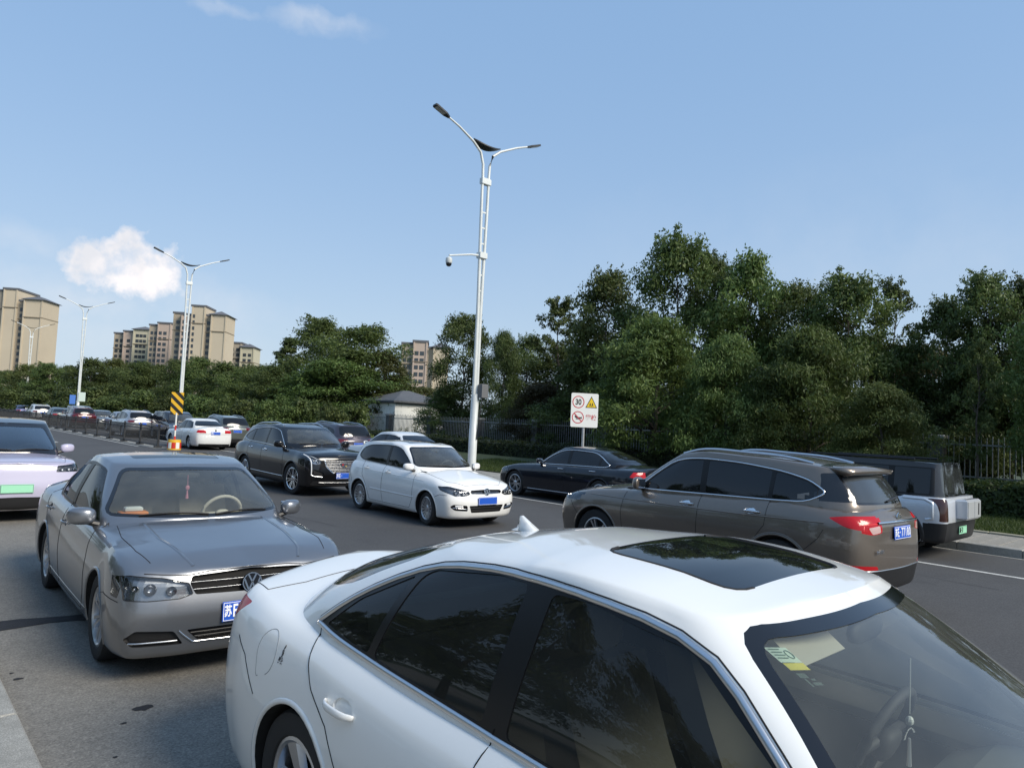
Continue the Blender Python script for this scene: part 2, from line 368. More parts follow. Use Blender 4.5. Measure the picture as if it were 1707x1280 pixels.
        roof = [(xh, 0, zh-.0), (xh-.025*sw, .45*Wr, zh-.008), (xh-.09*sw, .80*Wr, zh-.02), (xh-.19*sw, .95*Wr, zr(xh-.19)+.005), (xh-.42*sw, Wr, zr(xh-.42)),
                ((xh+xrh)/2, Wr*1.01, zr((xh+xrh)/2)), (xrh+.42*st, Wr*.985, zr(xrh+.42)), (xrh+.20*st, .94*Wr, zr(xrh+.2)), (xrh+.08*st, .80*Wr, zrh-.02), (xrh+.02, .45*Wr, zrh-.006), (xrh, 0, zrh)]
        cxm = (xc+xb)/2; hole = [(cxm+(q[0]-cxm)*.95-(.10 if q[0] > cxm else 0), q[1]-.045) for q in base]; hole += [(hole[-1][0], -1), (hole[0][0], -1)]
        bm = s.half; s.cur = 0; G = np.array(rows); vs_ = [[bm.verts.new(v) for v in r] for r in G]
        for i in range(m-1):
            for j in range(nsp):
                c = (G[i, j]+G[i+1, j]+G[i, j+1]+G[i+1, j+1])/4
                if inpoly(c[0], c[1], hole): continue
                try: bm.faces.new([vs_[i][j], vs_[i+1][j], vs_[i+1][j+1], vs_[i][j+1]])
                except ValueError: pass
        s.cur = 1 if 'roof_m' in p else 0
        base = np.array(base); roof = np.array(roof); lv = []
        be = p.get('bulge', 1.34)
        for u in (0, .3, .6, .85, 1):
            q = base+(roof-base)*u; e = u**be; q[:, :2] = base[:, :2]+(roof[:, :2]-base[:, :2])*e; lv.append(q)
        sk = lv[0].copy(); sk[:, 2] -= .07; lv.insert(0, sk)
        g = crm(np.array(lv), s.cell, (1,))
        g = np.transpose(crm(np.transpose(g, (1, 0, 2)), s.cell, (), (True, True)), (1, 0, 2))
        s.grid(g)
        top = g[-1]; m = len(top); rows = []; nsp = max(6, int(Wr/s.cell))
        for q in top:
            f = max(0, q[1]/Wr); x = q[0]; dn = xh-x; dt = x-xrh
            if dn < .4: x = xh-dn*.85-.0
            zc_ = float(np.interp(x, [xrh, (xrh+xap)/2, xap, (xap+xh)/2, xh], [zrh, zrh+(zap-zrh)*.80, zap, zap-(zap-zh)*.22, zh]))
            row = []
            for j in range(nsp+1):
                t = (j/nsp)**1.35; e = (1-(1-t)**2.4)**.72; row.append((q[0]+(x-q[0])*t, q[1]*(1-t), q[2]+(zc_-q[2])*e))
            rows.append(row)
        s.grid(np.array(rows)[:, ::-1])
        bmesh.ops.remove_doubles(bm, verts=bm.verts, dist=2e-4)
        bmesh.ops.recalc_face_normals(bm, faces=bm.faces)
        # make sure normals point outwards
        t_ = sum(1 if (f.normal.y > 0) == (f.calc_center_median().y > 0) else -1 for f in bm.faces if abs(f.normal.y) > .7)
        if t_ < 0: bmesh.ops.reverse_faces(bm, faces=bm.faces)
        s.fixn()
    def fixn(s):
        bm = s.half; bm.normal_update(); c = Vector((0, 0, .75)); fl = []
        for f in bm.faces:
            m = f.calc_center_median(); o = Vector((m.x*.25, m.y, (m.z-.7)*1.2))
            if abs(f.normal.y) > .5: bad = f.normal.y < 0
            elif abs(f.normal.z) > .5 and m.z > .5: bad = f.normal.z < 0
            else: bad = f.normal.dot(o) < 0
            if bad: fl.append(f)
        if fl: bmesh.ops.reverse_faces(bm, faces=fl)
        bm.normal_update()
    # --- cutting
    def cut(s, name, poly, ax, m, side='c', depth=0., flt=None, wall=None, into=None):
        """cut a polygon (in the plane across axis ax) out of the half shell and make it a part of its own"""
        bm = s.half; i0, i1 = AXI[ax]; xs = [q[0] for q in poly]; ys = [q[1] for q in poly]; bx = (min(xs), max(xs), min(ys), max(ys))
        sg = 1
        if ax == 0: sg = 1 if flt == 'f' else -1
        def ok(f):
            n = f.normal; c = f.calc_center_median()
            if ax == 0: return n.x*sg > .06 and c.x*sg > -.3
            if ax == 1: return n.y > .10
            return n.z > .2
        cand = set()
        for f in bm.faces:
            if not ok(f): continue
            vx = [v.co[i0] for v in f.verts]; vy = [v.co[i1] for v in f.verts]
            if max(vx) < bx[0] or min(vx) > bx[1] or max(vy) < bx[2] or min(vy) > bx[3]: continue
            cand.add(f)
        n = len(poly)
        for k in range(n):
            a = Vector(poly[k]); b = Vector(poly[(k+1) % n]); d = b-a; Ln = d.length
            if Ln < 1e-6: continue
            d /= Ln; nn = Vector((-d.y, d.x)); fs = []
            for f in cand:
                if not f.is_valid: continue
                sgn = [0, 0]; t0 = 1e9; t1 = -1e9
                for v in f.verts:
                    q = Vector((v.co[i0], v.co[i1]))-a; h = q.dot(nn); t = q.dot(d)
                    if h > 1e-5: sgn[0] = 1
                    if h < -1e-5: sgn[1] = 1
                    t0 = min(t0, t); t1 = max(t1, t)
                if sgn[0] and sgn[1] and t1 > -1e-4 and t0 < Ln+1e-4: fs.append(f)
            if not fs: continue
            co = [0, 0, 0]; co[i0], co[i1] = a; no = [0, 0, 0]; no[i0], no[i1] = nn
            ge = set(fs)
            for f in fs: ge.update(f.verts); ge.update(f.edges)
            r = bmesh.ops.bisect_plane(bm, geom=list(ge), dist=1e-6, plane_co=co, plane_no=no)
            cand = {f for f in cand if f.is_valid}; cand.update(e for e in r['geom'] if isinstance(e, bmesh.types.BMFace))
        bm.normal_update()
        idx = into if into is not None else len(s.parts); hit = 0
        if into is None: s.parts.append((name, m, side, depth, wall))
        for f in cand:
            if not f.is_valid: continue
            c = f.calc_center_median()
            if inpoly(c[i0], c[i1], poly) and ok(f): f[s.lay] = idx; hit += 1
        return idx
    # --- surface queries (left half)
    def hit(s, a, b, ax, d='f'):
        if ax == 0: o, v = Vector((6 if d == 'f' else -6, a, b)), Vector((-1 if d == 'f' else 1, 0, 0))
        elif ax == 1: o, v = Vector((a, 3, b)), Vector((0, -1, 0))
        else: o, v = Vector((a, b, 4)), Vector((0, 0, -1))
        y = o.y; o2 = o.copy()
        if ax != 1: o2.y = max(abs(o.y), 2e-4)
        P, n, i, q = s.bvh.ray_cast(o2, v)
        if P is None: return None
        if n.dot(v) > 0: n = -n
        if ax != 1 and y < 0: P = Vector((P.x, -P.y, P.z)); n = Vector((n.x, -n.y, n.z))
        return P, n
    def strip(s, name, pts, ax, width, m, d='f', off=.001, lift=.002, closed=False, sides=True, parent=None, step=.04):
        """a raised band that follows the surface along a 2-D line"""
        P = []; pts = list(pts)+([pts[0]] if closed else [])
        for a, b in zip(pts[:-1], pts[1:]):
            L = math.dist(a, b); k = max(1, int(L/step))
            for j in range(k): P.append((a[0]+(b[0]-a[0])*j/k, a[1]+(b[1]-a[1])*j/k))
        if not closed: P.append(pts[-1])
        H = [h for h in (s.hit(a, b, ax, d) for a, b in P) if h]
        if len(H) < 2: return None
        V = []; Fc = []; n = len(H)
        for i, (p, nn) in enumerate(H):
            q0 = H[(i-1) % n if closed else max(i-1, 0)][0]; q1 = H[(i+1) % n if closed else min(i+1, n-1)][0]
            t = (q1-q0); sd = nn.cross(t)
            sd = sd.normalized() if sd.length > 1e-9 else Vector((0, 0, 1))
            V += [p-sd*width/2+nn*(off-.003), p-sd*width*.36+nn*(off+lift), p+sd*width*.36+nn*(off+lift), p+sd*width/2+nn*(off-.003)]
        for i in range(n if closed else n-1):
            j = (i+1) % n
            for k in range(3): Fc.append((i*4+k, i*4+k+1, j*4+k+1, j*4+k))
        o = []
        par = parent or s.root
        o.append(pyd(name, V, Fc, m, par, True))
        if sides: o.append(pyd(name, [(v[0], -v[1], v[2]) for v in V], [f[::-1] for f in Fc], m, par, True))
        return o
    def seams(s, lines, ax, d='f', width=.007, sides=True, name='panel_gap'):
        for pts in lines: s.strip(name, pts, ax, width, SEAM, d, .0, .0022, False, sides, step=.022)
    # --- output
    def emit(s):
        bm = s.half; bm.normal_update(); by = {}
        # stray slivers go back to the body
        for idx in range(2, len(s.parts)):
            if s.parts[idx][1] is None: continue
            todo = {f for f in bm.faces if f[s.lay] == idx}; comps = []
            while todo:
                st = [todo.pop()]; cp = [st[0]]
                while st:
                    f = st.pop()
                    for e in f.edges:
                        for g in e.link_faces:
                            if g in todo: todo.discard(g); st.append(g); cp.append(g)
                comps.append((sum(f.calc_area() for f in cp), cp))
            if len(comps) > 1:
                mx = max(a for a, _ in comps)
                for a, cp in comps:
                    if a < .25*mx:
                        for f in cp: f[s.lay] = 0
        for f in bm.faces: by.setdefault(f[s.lay], []).append(f)
        res = {}
        for idx, (name, m, side, depth, wall) in enumerate(s.parts):
            fs = by.get(idx)
            if not fs or m is None: continue
            vi = {}; V = []; N = []
            # part's own normals
            acc = {}
            for f in fs:
                for v in f.verts: acc[v] = acc.get(v, Vector())+f.normal
            Fc = []
            for f in fs:
                for v in f.verts:
                    if v not in vi: vi[v] = len(V); n = acc[v].normalized() if acc[v].length > 0 else v.normal; V.append(v.co-n*depth); N.append(n)
                Fc.append(tuple(vi[v] for v in f.verts))
            nF = len(Fc)
            if depth > 0 and wall is not False:
                for f in fs:
                    for e in f.edges:
                        if any(g is not f and g[s.lay] == idx for g in e.link_faces): continue
                        a, b = e.verts
                        if abs(a.co.y) < 1e-4 and abs(b.co.y) < 1e-4: continue
                        k = len(V); V += [a.co.copy(), b.co.copy()]; Fc.append((vi[a], vi[b], k+1, k))
            M = [m] if not wall else [m, wall]
            def mk(mirror, both):
                if both:
                    n = len(V); mp = []; V2 = list(V)
                    for v in V:
                        if abs(v.y) < 3e-4: mp.append(len(mp) if False else None)
                        else: mp.append(len(V2)); V2.append(Vector((v.x, -v.y, v.z)))
                    F2 = [tuple((i if mp[i] is None else mp[i]) for i in f)[::-1] for f in Fc]; FF = Fc+F2
                    for i, v in enumerate(V2[:n]):
                        if mp[i] is None: V2[i] = Vector((v.x, 0, v.z))
                else:
                    V2 = [Vector((v.x, -v.y, v.z)) for v in V] if mirror else V; FF = [f[::-1] for f in Fc] if mirror else Fc
                o = pyd(name, V2, FF, M, s.root, True)
                if wall:
                    for k, q in enumerate(o.data.polygons):
                        if (k % len(Fc)) >= nF: q.material_index = 1
                try: o.data.set_sharp_from_angle(angle=R_(50))
                except Exception: pass
                return o
            if m is LENS:
                hv = list(V)+[v-n*.045 for v, n in zip(V, N)]; k0 = len(V); hf = [tuple(i+k0 for i in f) for f in Fc]; vb = {v: vi[v] for v in vi}
                for f in fs:
                    for e in f.edges:
                        if any(g is not f and g[s.lay] == idx for g in e.link_faces): continue
                        a, b = e.verts; hf.append((vi[a], vi[b], vi[b]+k0, vi[a]+k0))
                for sg in (1, -1): pyd('lamp_housing', [(v[0], v[1]*sg, v[2]) for v in hv], hf, s.lampmat, s.root)
            if side == 'c': res.setdefault(name, []).append(mk(False, True))
            else: res.setdefault(name, []).extend([mk(False, False), mk(True, False)])
        s.half.free(); return res
    # --- common pieces
    def arches(s, r, flare=None, flare_m=None):
        wb = s.sp['wb']/2; rw = s.sp['rw']
        for x0 in (wb, -wb):
            ra = r; poly = [(x0+ra*math.cos(w), rw+ra*math.sin(w)) for w in np.linspace(-.42, math.pi+.42, 25)]
            poly = [(x0+ra*.93, .10)]+poly+[(x0-ra*.93, .10)]
            s.cut('arch', poly, 1, None)
            V = []; Fc = []
            P = []
            for a, b in poly[1:-1]:
                h = s.hit(a, b, 1)
                if h is None:
                    h = s.hit(a, b+.03, 1)
                P.append((a, h[0].y if h else s.sp['W']-.05, b))
            n = len(P)
            for a, y, b in P: V += [(a, y-.003, b), (a, y-.035, b), (a, s.sp['W']-.36, b)]
            for i in range(n-1): Fc += [(i*3, i*3+1, i*3+4, i*3+3), (i*3+1, i*3+2, i*3+5, i*3+4)]
            k = len(V); Fc.append(tuple(i*3+2 for i in range(n)))
            for sg in (1, -1):
                pyd('wheel_well', [(v[0], v[1]*sg, v[2]) for v in V], Fc, WELL, s.root)
            lip = [(x0+(ra+.012)*math.cos(w), rw+(ra+.012)*math.sin(w)) for w in np.linspace(-.30, math.pi+.30, 30)]
            if flare: s.strip('arch_flare', [(x0+(ra+flare/2)*math.cos(w), rw+(ra+flare/2)*math.sin(w)) for w in np.linspace(-.30, math.pi+.30, 30)], 1, flare*1.05, flare_m or BLACK, off=.004, lift=.012)
            else: s.strip('arch_lip', lip, 1, .026, s.pt, off=.001, lift=.006)
    def wheels(s, style='multi', steer=0., rim_m=None, n=10, rr=.66):
        wb = s.sp['wb']/2; rw = s.sp['rw']; W = s.sp['W']; tw = .215; key = (style, rw, n, rr, (rim_m or ALLOY).name)
        if key not in WHEELS:
            R = rw; r1 = rw*rr; h = tw/2
            t = MB().lathe([(r1, -h*.8), (r1+.012, -h*.93), (R*.86, -h), (R*.955, -h*.93), (R*.99, -h*.72), (R, -h*.3), (R, h*.3), (R*.99, h*.72), (R*.955, h*.93), (R*.86, h), (r1+.012, h*.93), (r1, h*.8)], 40, 'y')
            to = t.build('tyre', RUBBER, None, True); tm = to.data; bpy.data.objects.remove(to)
            b = MB(); b.lathe([(r1+.002, h*.80), (r1+.004, h*.86), (r1-.010, h*.90), (r1-.022, h*.80), (r1-.03, h*.3), (r1-.035, -h*.8)], 40, 'y')
            rm = rim_m or ALLOY; ro = r1-.018
            def spoke(w, a0, a1, y0, y1, th=.03):
                ca, sa = math.cos(w), math.sin(w); V = []
                for rr_, hw, yy in ((.045, a0, y0), (ro*.55, (a0+a1)/2*.95, y0+(y1-y0)*.35+.002), (ro, a1, y1)):
                    for sx, dy in ((-1, -th), (-.75, 0), (.75, 0), (1, -th)):
                        u = hw*sx; V.append((rr_*ca-u*sa, yy+dy, rr_*sa+u*ca))
                F_ = []
                for i in (0, 4):
                    for k in range(3): F_.append((i+k, i+k+1, i+k+5, i+k+4))
                b.add(V, F_)
            y0 = h*.62; y1 = h*.80
            if style == 'multi':
                for k in range(n): spoke(2*math.pi*k/n, .012, .022, y0, y1)
            elif style == 'double':
                for k in range(n):
                    w = 2*math.pi*k/n
                    for dw in (-.16, .16): spoke(w+dw, .012, .017, y0, y1)
            elif style == 'wide':
                for k in range(n): spoke(2*math.pi*k/n, .03, .055, y0, y1)
            elif style == 'vee':
                for k in range(n):
                    w = 2*math.pi*k/n; spoke(w+.13, .016, .011, y0, y1); spoke(w-.13, .016, .011, y0, y1)
            b.lathe([(.001, y0+.012), (.030, y0+.012), (.036, y0+.006), (.075, y0+.001), (.082, y0-.03)], 20, 'y')
            bo = b.build('rim', rm, None, True); bmm = bo.data; bpy.data.objects.remove(bo)
            dd = MB().lathe([(.001, 0), (r1-.03, 0)], 28, 'y').lathe([(.001, h*.3), (.13, h*.3), (.135, h*.22), (.135, h*.05)], 24, 'y')
            do = dd.build('brake_disc', DARKRIM); dm = do.data; bpy.data.objects.remove(do); WHEELS[key] = (tm, bmm, dm)
        tm, bmm, dm = WHEELS[key]
        for x0, st in ((wb, steer), (-wb, 0)):
            for sg in (1, -1):
                w = empty('wheel', (x0, sg*(W-tw/2-s.sp.get('win', .03)), rw)); w.parent = s.root
                w.rotation_euler = (0, random.random()*1.2, (0 if sg > 0 else math.pi)+st)
                for nm, me in (('tyre', tm), ('rim', bmm), ('brake_disc', dm)):
                    o = bpy.data.objects.new(nm, me); C.objects.link(o); o.parent = w
    def underbody(s):
        p = s.sp; wb = p['wb']/2; b = MB(); z = p.get('floor', .20)
        b.box(-wb-p['ro']+.22, wb+p['fo']-.25, -p['W']+.42, p['W']-.42, z, z+.20); b.box(-wb+.42, wb-.42, -p['W']+.10, p['W']-.10, z, z+.16)
        b.build('underbody', WELL, s.root)
    def mirrors(s, x, z, m, size=(.075, .105, .072), out=.11, stalk=True):
        h = s.hit(x, z-.03, 1); y = h[0].y if h else s.sp['W']-.1
        for sg in (1, -1):
            b = MB().ellipsoid((x, sg*(y+out+.02), z+.02), size, 18, 10, .72)
            b.V = [(v[0]-.35*max(0, sg*v[1]-(y+out))*1.0+(.0 if v[0] > x else (x-v[0])*.55), v[1], v[2]) for v in b.V]
            o = b.build('mirror', m, s.root, 'all')
            MB().box(x-.055, x-.036, sg*(y+out+.02)-size[1]*.82, sg*(y+out+.02)+size[1]*.82, z+.02-size[2]*.75, z+.02+size[2]*.75, .004).build('mirror_glass', CHROME, o)
            if stalk: MB().tube([(x+.01, sg*(y-.01), z-.06), (x, sg*(y+out-.02), z-.03)], [.03, .022], 8).build('mirror_arm', BLACK, o, True)
    def handles(s, pts, m, L=.20, h=.026, cup=True):
        if cup and s.cell < .06:
            for x, z in pts: s.cut('handle_cup', [(x+.02+.072*math.cos(w), z+.004+.036*math.sin(w)) for w in np.linspace(0, 2*math.pi, 15)[:-1]], 1, m, 's', .011, None, m)
        for x, z in pts:
            H = [s.hit(x+dx, z, 1) for dx in (-L/2, 0, L/2)]
            if None in H: continue
            for sg in (1, -1):
                pts_ = []; 
                for t in np.linspace(-1, 1, 9):
                    q = s.hit(x+t*L/2, z+.006*t*t*0, 1)[0]; lift = .030*(1-abs(t)**3.5)+.004; pts_.append(Vector((q.x, sg*(q.y+lift), q.z)))
                V = []; Fc = []
                for i, q in enumerate(pts_):
                    k = 1-.45*abs(i/4-1)**3
                    for a in range(8):
                        w = 2*math.pi*a/8; V.append((q.x, q.y+.009*math.cos(w)*sg, q.z+h*.5*k*math.sin(w)))
                for i in range(8):
                    for a in range(8): b_ = (a+1) % 8; Fc.append((i*8+a, i*8+b_, (i+1)*8+b_, (i+1)*8+a))
                Fc += [tuple(range(8)), tuple(range(64, 72))]
                o = pyd('door_handle', V, Fc, m, s.root, True)
    def plate(s, x, z, txt, m=None, tm=None, front=True, tilt=0., w=.44, h=.14, sizes=None):
        r = empty('licence_plate', (x, 0, z)); r.parent = s.root; r.rotation_euler = (R_(90)-tilt, 0, R_(90) if front else R_(-90))
        m = m or PLATE_BLUE; tm = tm or PLATE_TXT
        MB().box(-w/2, w/2, -h/2, h/2, -.012, 0, .004).build('plate_panel', m, r)
        e = .006
        MB().box(-w/2+e, w/2-e, h/2-e-.004, h/2-e, 0, .0012).box(-w/2+e, w/2-e, -h/2+e, -h/2+e+.004, 0, .0012).box(-w/2+e, -w/2+e+.004, -h/2+e+.005, h/2-e-.005, 0, .0012).box(w/2-e-.004, w/2-e, -h/2+e+.005, h/2-e-.005, 0, .0012).build('plate_border', tm, r)
        xs = np.linspace(-w*.40, w*.40, 7) if len(txt) == 7 else np.linspace(-w*.41, w*.41, len(txt))
        for k, ch in enumerate(txt):
            if ch == ' ': continue
            sz = .088 if ord(ch) > 255 else .128
            me = text_mesh(ch, sz, bold=.0022, sx=.62 if ord(ch) > 255 else .62)
            o = link('plate_character', me, tm, r, loc=(xs[k], .0, .0016))
        for a in (-.11, .11):
            for b_ in (-.055, .055): pass
        return r
    def cabin(s, seat_m=None, wheel=True, wheel_m=None, rhd=False, dash_m=None, headrest=True):
        p = s.sp; W = p['W']; xc, zc = p['xc'], p['zc']; seat_m = seat_m or INTER
        b = MB().prism([(xc-.03, zc-.06), (xc-.30, zc-.045), (xc-.46, zc-.08), (xc-.60, zc-.16), (xc-.60, .45), (xc-.03, .45)], -W+.22, W-.22, 'y'); b.build('dashboard', dash_m or DASH, s.root)
        MB().box(p['xb']+.1, xc-.1, -W+.13, W-.13, .36, .40).build('cabin_floor', DASH, s.root)
        for sg in (1, -1):
            MB().box(p['xb']+.3, xc-.35, sg*(W-.16)-.01, sg*(W-.16)+.01, .40, p.get('liner', .80)).build('door_lining', INTER, s.root)
        sx = xc-1.22; zt = min(zc+.16, p['zap']-.30)
        def seat(x, y, w):
            b = MB(); b.box(x-.05, x+.48, y-w/2, y+w/2, .42, .58, .04)
            V = []
            b.prism([(x-.02, .50), (x+.10, .52), (x-.04, .82), (x-.16, zt), (x-.27, zt-.01), (x-.20, .80)], y-w/2+.02, y+w/2-.02, 'y')
            o = b.build('seat', seat_m, s.root, True)
            if headrest: MB().ellipsoid((x-.21, y, zt+.10), (.05, .13, .085), 12, 8, .6).build('headrest', seat_m, o, 'all')
        seat(sx, .36, .50); seat(sx, -.36, .50)
        xr = max(p['xb']+.55, sx-1.0); b = MB(); b.box(xr-.05, xr+.5, -W+.25, W-.25, .42, .58, .05); b.prism([(xr, .5), (xr+.1, .52), (xr-.15, min(zt, p['zb']+.02)), (xr-.26, min(zt, p['zb']+.02))], -W+.26, W-.26, 'y'); b.build('rear_seat', seat_m, s.root, True)
        if p.get('shelf', True): MB().box(p['xb']+.03, xr-.1, -W+.25, W-.25, p['zb']-.12, p['zb']-.09).build('parcel_shelf', DASH, s.root)
        if wheel:
            pts = [Vector((0, .185*math.cos(w), .185*math.sin(w))) for w in np.linspace(0, 2*math.pi, 29)]
            b = MB().tube(pts, .017, 8, False); b.tube([(0, -.18, 0), (-.0, .18, 0)], .018, 6); b.tube([(0, 0, 0), (0, 0, -.18)], .02, 6); b.ellipsoid((.02, 0, -.01), (.03, .07, .06), 12, 8, .7)
            b.xf(Matrix.Translation((xc-.72, .36, zc-.06)) @ Matrix.Rotation(R_(22), 4, 'Y')); b.build('steering_wheel', wheel_m or DASH, s.root, 'all')
        MB().ellipsoid((p['xh']+.06, 0, p['zh']-.10), (.02, .12, .035), 12, 6, .6).build('rear_view_mirror', DASH, s.root, 'all')
    def wipers(s):
        p = s.sp; b = MB(); xc, zc = p['xc'], p['zc']
        for y0, y1 in ((-.52, .02), (.08, .58)):
            pts = []
            for t in np.linspace(0, 1, 8):
                h = s.hit(xc-.03-.10*t*0-.04, 0, 2); y = y0+(y1-y0)*t; q = s.hit(abs(y), zc+.035+.02*math.sin(t*3), 0, 'f')
                if q: pts.append((q[0].x+.012, y, q[0].z))
            if len(pts) > 2: b.tube(pts, .008, 5)
        if b.V: b.build('wiper', BLACK, s.root)
WHEELS = {}
def levels(z0, zb, zs, zn, zf, za, zc, zr, zt, dtop=.10, fN=.13, fT=.05, tuck=.05, mid=None, dsh=.022, fsh=.05, tsh=.02, under=.17):
    """default body side: sill, bumper height zb, shoulder zs (0..1 between bumper and belt), then the top edge"""
    T = (zn, zf, za, zc, zr, zt)
    def at(f, ins, df, dr): return (ins, df, dr)+tuple(zb+(t-zb)*f for t in T)
    return [(under, .22, .20)+(z0,)*6, (tuck, .055, .06)+(z0+.015,)*6, (tuck*.45, .02, .02)+(z0+(zb-z0)*.45,)*6, (.006, 0, 0)+(zb,)*6, at(zs*.5, .0, .01, .004), at(zs, .008, fsh*.6, tsh*.5), at(zs+(1-zs)*.62, dsh+.018, fsh, tsh), (dtop, fN, fT)+T]
# ------------------------------------------------------------------ the vehicles
def screen_poly(p, k0=.905, k1=.885, lo=.035, hi=.042, rear=False):
    Wb = p['W']-p.get('dB', .12); Wr = p['Wr']
    z0, z1 = (p['zb'], p['zrh']) if rear else (p['zc'], p['zh'])
    return rounded([(-.2, z0+lo), (Wb*k0, z0+lo+.012), (Wr*k1, z1-hi-.018), (-.2, z1-hi)], [0, .05, .06, 0], 4)
def frit(c, poly, d, w=.035):
    c.strip('screen_border', [q for q in poly if q[0] >= 0][::1] , 0, w, GLOSSBLACK, d, .0005, .001, False, True)
def offset_poly(poly, d):
    """shrink (d>0) a polygon along its edge normals"""
    n = len(poly); A = sum(poly[i][0]*poly[(i+1) % n][1]-poly[(i+1) % n][0]*poly[i][1] for i in range(n)); sg = 1 if A > 0 else -1; out = []
    for i in range(n):
        p0, p, p1 = Vector(poly[i-1]), Vector(poly[i]), Vector(poly[(i+1) % n]); a = (p-p0).normalized(); b = (p1-p).normalized()
        na = Vector((-a.y, a.x))*sg; nb = Vector((-b.y, b.x))*sg; m = na+nb
        m = m/max(.35, m.length_squared)*2 if m.length > 1e-6 else na
        out.append(tuple(p+m*d))
    return out
def vw_badge(parent, x, z, r, front=True, tilt=0.):
    e = empty('badge', (x, 0, z)); e.parent = parent; e.rotation_euler = (R_(90)-tilt, 0, R_(90) if front else R_(-90))
    MB().lathe([(.001, -.004), (r*.97, -.004), (r*.97, .002), (.001, .002)], 28).build('badge_disc', GLOSSBLACK if front else CHROME, e)
    b = MB().lathe([(r*.88, .0), (r*.90, .007), (r, .007), (r*1.02, 0)], 32)
    def bar(p, q, w):
        p, q = Vector(p), Vector(q); t = (q-p).normalized(); n = Vector((-t.y, t.x))*w/2
        b.prism([tuple(p-n), tuple(q-n), tuple(q+n), tuple(p+n)], .0025, .007)
    w = r*.17
    bar((-.40*r, .80*r), (-.03*r, .10*r), w); bar((.40*r, .80*r), (.03*r, .10*r), w)
    bar((-.80*r, .38*r), (-.36*r, -.78*r), w); bar((.80*r, .38*r), (.36*r, -.78*r), w)
    bar((-.36*r, -.78*r), (0, -.02*r), w); bar((.36*r, -.78*r), (0, -.02*r), w)
    b.build('badge_mark', CHROME, e)
def headlight(c, poly, bowls, d='f', drl=None, depth=.05, housing=None, ax=0, wrap=None):
    """clear lens flush with the body, housing and reflector bowls behind it"""
    i = c.cut('headlight', poly, ax, LENS, 's', .001, d, False)
    if wrap: c.cut('headlight', wrap, 1, LENS, 's', .001, None, False, i)
    c.lampmat = housing or LAMPDK
    for sg in (1, -1):
        e = empty('lamp_unit'); e.parent = c.root
        for a, b, r, m in bowls:
            q = c.hit(a, b, ax, d)
            if not q: continue
            nrm = (q[1]+Vector((1.2 if d == 'f' else -1.2, 0, 0))).normalized(); P = q[0]-q[1]*depth*.75
            P = Vector((P.x, sg*P.y, P.z)); nrm = Vector((nrm.x, sg*nrm.y, nrm.z)); M = Matrix.Translation(P) @ nrm.to_track_quat('Z', 'Y').to_matrix().to_4x4()
            MB().lathe([(.001, -.002), (r*.35, .0), (r*.36, .012), (r*.5, .004), (r*.85, .022), (r, .034), (r*1.04, .030)], 20).xf(M).build('reflector', m, e, True)
        if drl:
            for pts, w, m in drl:
                o = c.strip('light_strip', pts, ax, w, m, d, -.012, .006, False, False)
                if o:
                    if sg < 0: o[0].data.transform(Matrix.Diagonal((1, -1, 1, 1))); o[0].data.flip_normals()
                    o[0].parent = e
    return i
def grille(c, poly, bars, d='f', depth=.03, m=BLACK, bar_m=SATIN, bw=.012, frame=None, vbars=()):
    c.cut('grille', poly, 0, m, 'c', depth, d, m)
    zs = [b for a, b in poly]; 
    def span(z):
        xs = []
        n = len(poly)
        for i in range(n):
            (x0, y0), (x1, y1) = poly[i], poly[(i+1) % n]
            if (y0 > z) != (y1 > z): xs.append(x0+(x1-x0)*(z-y0)/(y1-y0))
        return max(xs) if xs else 0
    for z, w, mm_ in bars:
        x = span(z)-.004
        c.strip('grille_bar', [(-x, z), (x, z)], 0, w, mm_, d, -.008, .003, False, False)
    if frame:
        pts = [q for q in poly if q[0] > -.05]
        c.strip('grille_frame', [(-a, b) for a, b in pts[::-1]]+pts if frame[2] == 'open' else pts, 0, frame[0], frame[1], d, .0, .006, False, frame[2] == 'half')

